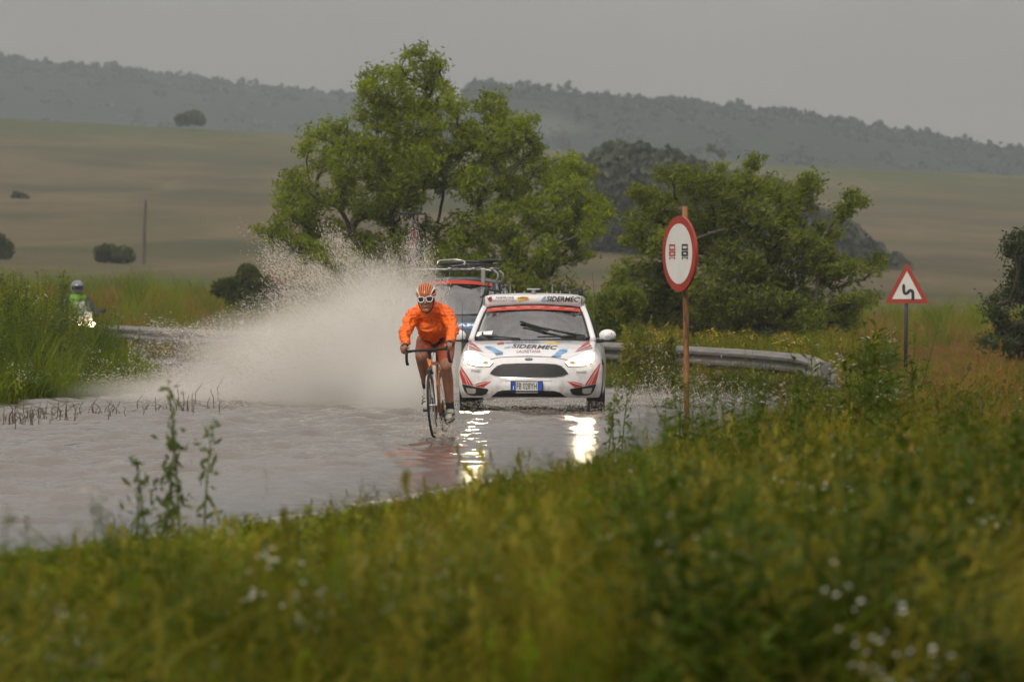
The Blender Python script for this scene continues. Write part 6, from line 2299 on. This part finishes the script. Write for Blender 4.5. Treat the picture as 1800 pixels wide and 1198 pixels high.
def spray(name, px, py, D, rad, label, seed, org=None):
    r = np.random.default_rng(seed)
    n = len(px)
    x = (px - 900) / FPX * D; z = CAM_H - (py - HOR) / FPX * D
    ok = z > 0.0
    ang = r.normal(0, 1.2, n) if org is None else np.arctan2(px - org[0], -(py - org[1])) + r.normal(0, .25, n)
    x, z, D, ang, n = x[ok], z[ok], D[ok], ang[ok], int(ok.sum())
    sc = rad * np.exp(r.normal(0, .45, n))
    scatter(name, np.stack([x, D, z], 1), np.zeros(n), (np.zeros(n), ang), sc, r.integers(0, 4, n), DSRC, label, 'water spray')


r = np.random.default_rng(9)
N = 110000
th = 78 + 102 * r.random(N) ** .85
rm = np.interp(th, [78, 88, 98, 110, 125, 140, 155, 168, 178, 180], [150, 230, 285, 305, 325, 330, 360, 410, 440, 450])
lump = 0.56 + 0.5 * vnoise(th * .16, th * 0 + 2.0, 3) + .34 * vnoise(th * .7, th * 0 + 5.0, 4) + .12 * vnoise(th * 2.2, th * 0 + 7.0, 6)
rr = rm * lump * (r.random(N) ** .42) * np.where(r.random(N) < .05, 1.12, 1.0)
px = 742 + rr * np.cos(R(1) * th) + r.normal(0, 7, N); py = 715 - rr * np.sin(R(1) * th) + r.normal(0, 7, N)
spray('wheel_spray', px, py, r.uniform(73.5, 80, N), .0023, 'high fan of muddy spray thrown up left of the cyclist', 1, (742, 715))
N = 24000
px = 225 + 355 * r.random(N); fr_ = r.random(N) ** .75; top = np.interp(px, [200, 330, 440, 560, 600], [588, 570, 520, 470, 460])
py = top + (662 - top) * fr_
keep = r.random(N) < np.interp(px, [200, 330, 450, 580], [.35, .55, .9, 1.0])
spray('side_spray', px[keep], py[keep], r.uniform(82, 94, N)[keep], .0026, 'sheet of drops in front of the far crash barrier on the left', 2)
N = 5200
px = r.normal(935, 75, N); py = 700 + np.abs(r.normal(0, 17, N)) + .0012 * (px - 935) ** 2 * .3
spray('car_spray', px, py, r.uniform(68.6, 70.6, N), .0015, 'drops kicked up under the front bumper of the white car', 3)
N = 8500
px = 1075 + np.abs(r.normal(0, 150, N)); py = 722 - np.abs(r.normal(0, 34, N)) * (1.1 - .6 * vnoise(px * .02, px * 0, 5)) + .02 * (px - 1075) * r.random(N)
spray('barrier_spray', px, py, r.uniform(72, 83, N), .0024, 'scattered drops over the water right of the white car', 4)
N = 1500
px = 762 + np.abs(r.normal(0, 22, N)) * np.sign(r.random(N) - .25); py = 768 - np.abs(r.normal(0, 13, N)) * 1.2
spray('bicycle_spray', px, py, r.uniform(57.9, 59.6, N), .0032, 'fine drops around the bicycle wheels', 5)


# the dense mist inside the plume
def mist(name, lo, hi, blobs, label, colour, strength=1.0, step=.35, nscale=1.1, aniso=.1, nlo=.35, nhi=1.5):
    mb = MB(); c = [(a + b) / 2 for a, b in zip(lo, hi)]
    mb.box(c, [b - a for a, b in zip(lo, hi)])
    o = mb.build(name, None)
    m, nt, b, out = nodes_of(name)
    n, l = nt.nodes, nt.links
    n.remove(b)
    tc = n.new('ShaderNodeTexCoord')
    tot = None
    for (cx, cy, cz, rx, ry, rz, amp) in blobs:
        s = n.new('ShaderNodeVectorMath'); s.operation = 'SUBTRACT'; s.inputs[1].default_value = (cx, cy, cz)
        l.new(tc.outputs['Object'], s.inputs[0])
        d = n.new('ShaderNodeVectorMath'); d.operation = 'DIVIDE'; d.inputs[1].default_value = (rx, ry, rz)
        l.new(s.outputs[0], d.inputs[0])
        q = n.new('ShaderNodeVectorMath'); q.operation = 'DOT_PRODUCT'
        l.new(d.outputs[0], q.inputs[0]); l.new(d.outputs[0], q.inputs[1])
        e = n.new('ShaderNodeMath'); e.operation = 'POWER'; e.inputs[0].default_value = math.exp(-1.0)
        l.new(q.outputs['Value'], e.inputs[1])
        a = n.new('ShaderNodeMath'); a.operation = 'MULTIPLY_ADD'; a.inputs[1].default_value = amp * strength
        l.new(e.outputs[0], a.inputs[0])
        if tot is not None:
            l.new(tot, a.inputs[2])
        else:
            a.inputs[2].default_value = -.02 * strength
        tot = a.outputs[0]
    nz = n.new('ShaderNodeTexNoise'); nz.inputs['Scale'].default_value = nscale; nz.inputs['Detail'].default_value = 4
    l.new(tc.outputs['Object'], nz.inputs['Vector'])
    mr = n.new('ShaderNodeMapRange'); mr.inputs['From Min'].default_value = .3; mr.inputs['From Max'].default_value = .7
    mr.inputs['To Min'].default_value = nlo; mr.inputs['To Max'].default_value = nhi
    l.new(nz.outputs[0], mr.inputs['Value'])
    mu = n.new('ShaderNodeMath'); mu.operation = 'MULTIPLY'
    l.new(tot, mu.inputs[0]); l.new(mr.outputs[0], mu.inputs[1])
    mx = n.new('ShaderNodeMath'); mx.operation = 'MAXIMUM'; mx.inputs[1].default_value = 0
    l.new(mu.outputs[0], mx.inputs[0])
    pv = n.new('ShaderNodeVolumePrincipled'); pv.inputs['Color'].default_value = (*colour, 1); pv.inputs['Anisotropy'].default_value = aniso
    l.new(mx.outputs[0], pv.inputs['Density'])
    l.new(pv.outputs[0], out.inputs['Volume'])
    m.cycles.volume_step_rate = step
    o.data.materials.append(m)
    tag(o, label, 'mist', kind='stuff')
    return o


def bl_(px, py, D, rx, ry, rd, amp):
    p = P(px, py, D); s = FPX / D
    return (p.x, p.y, p.z, rx / s, rd, ry / s, amp)


mist('spray_mist', (-7.4, 70.8, -.02), (-.75, 86, 2.1), [
    bl_(650, 665, 75, 105, 80, 1.5, 1.4), bl_(600, 620, 76, 110, 70, 1.6, .7), bl_(690, 580, 75, 65, 65, 1.2, .75), bl_(520, 665, 77, 130, 55, 1.6, .8), bl_(710, 695, 73.5, 60, 60, 1.3, 1.5),
    bl_(380, 688, 79, 170, 22, 2.0, .45), bl_(450, 610, 79, 100, 50, 1.6, .22), bl_(660, 520, 75, 80, 50, 1.2, .2), bl_(770, 640, 84, 70, 60, 1.5, .35)],
     'dense cream-coloured mist in the heart of the spray', (1.0, .98, .935), 1.9, step=1.0, nlo=.45, nhi=1.4, nscale=1.4)
mist('hill_mist', (-130, 960, 18), (230, 1160, 85), [bl_(920, 205, 1060, 120, 50, 30, .016), bl_(1040, 225, 1060, 130, 30, 30, .016), bl_(850, 245, 1060, 120, 22, 30, .014), bl_(965, 165, 1060, 55, 45, 30, .008), bl_(1200, 250, 1060, 120, 18, 30, .012)],
     'pale mist drifting across the wooded ridge above the big tree', (.97, .98, 1.0), 1.0, step=1.0, nscale=.05, nlo=.2, nhi=1.6)
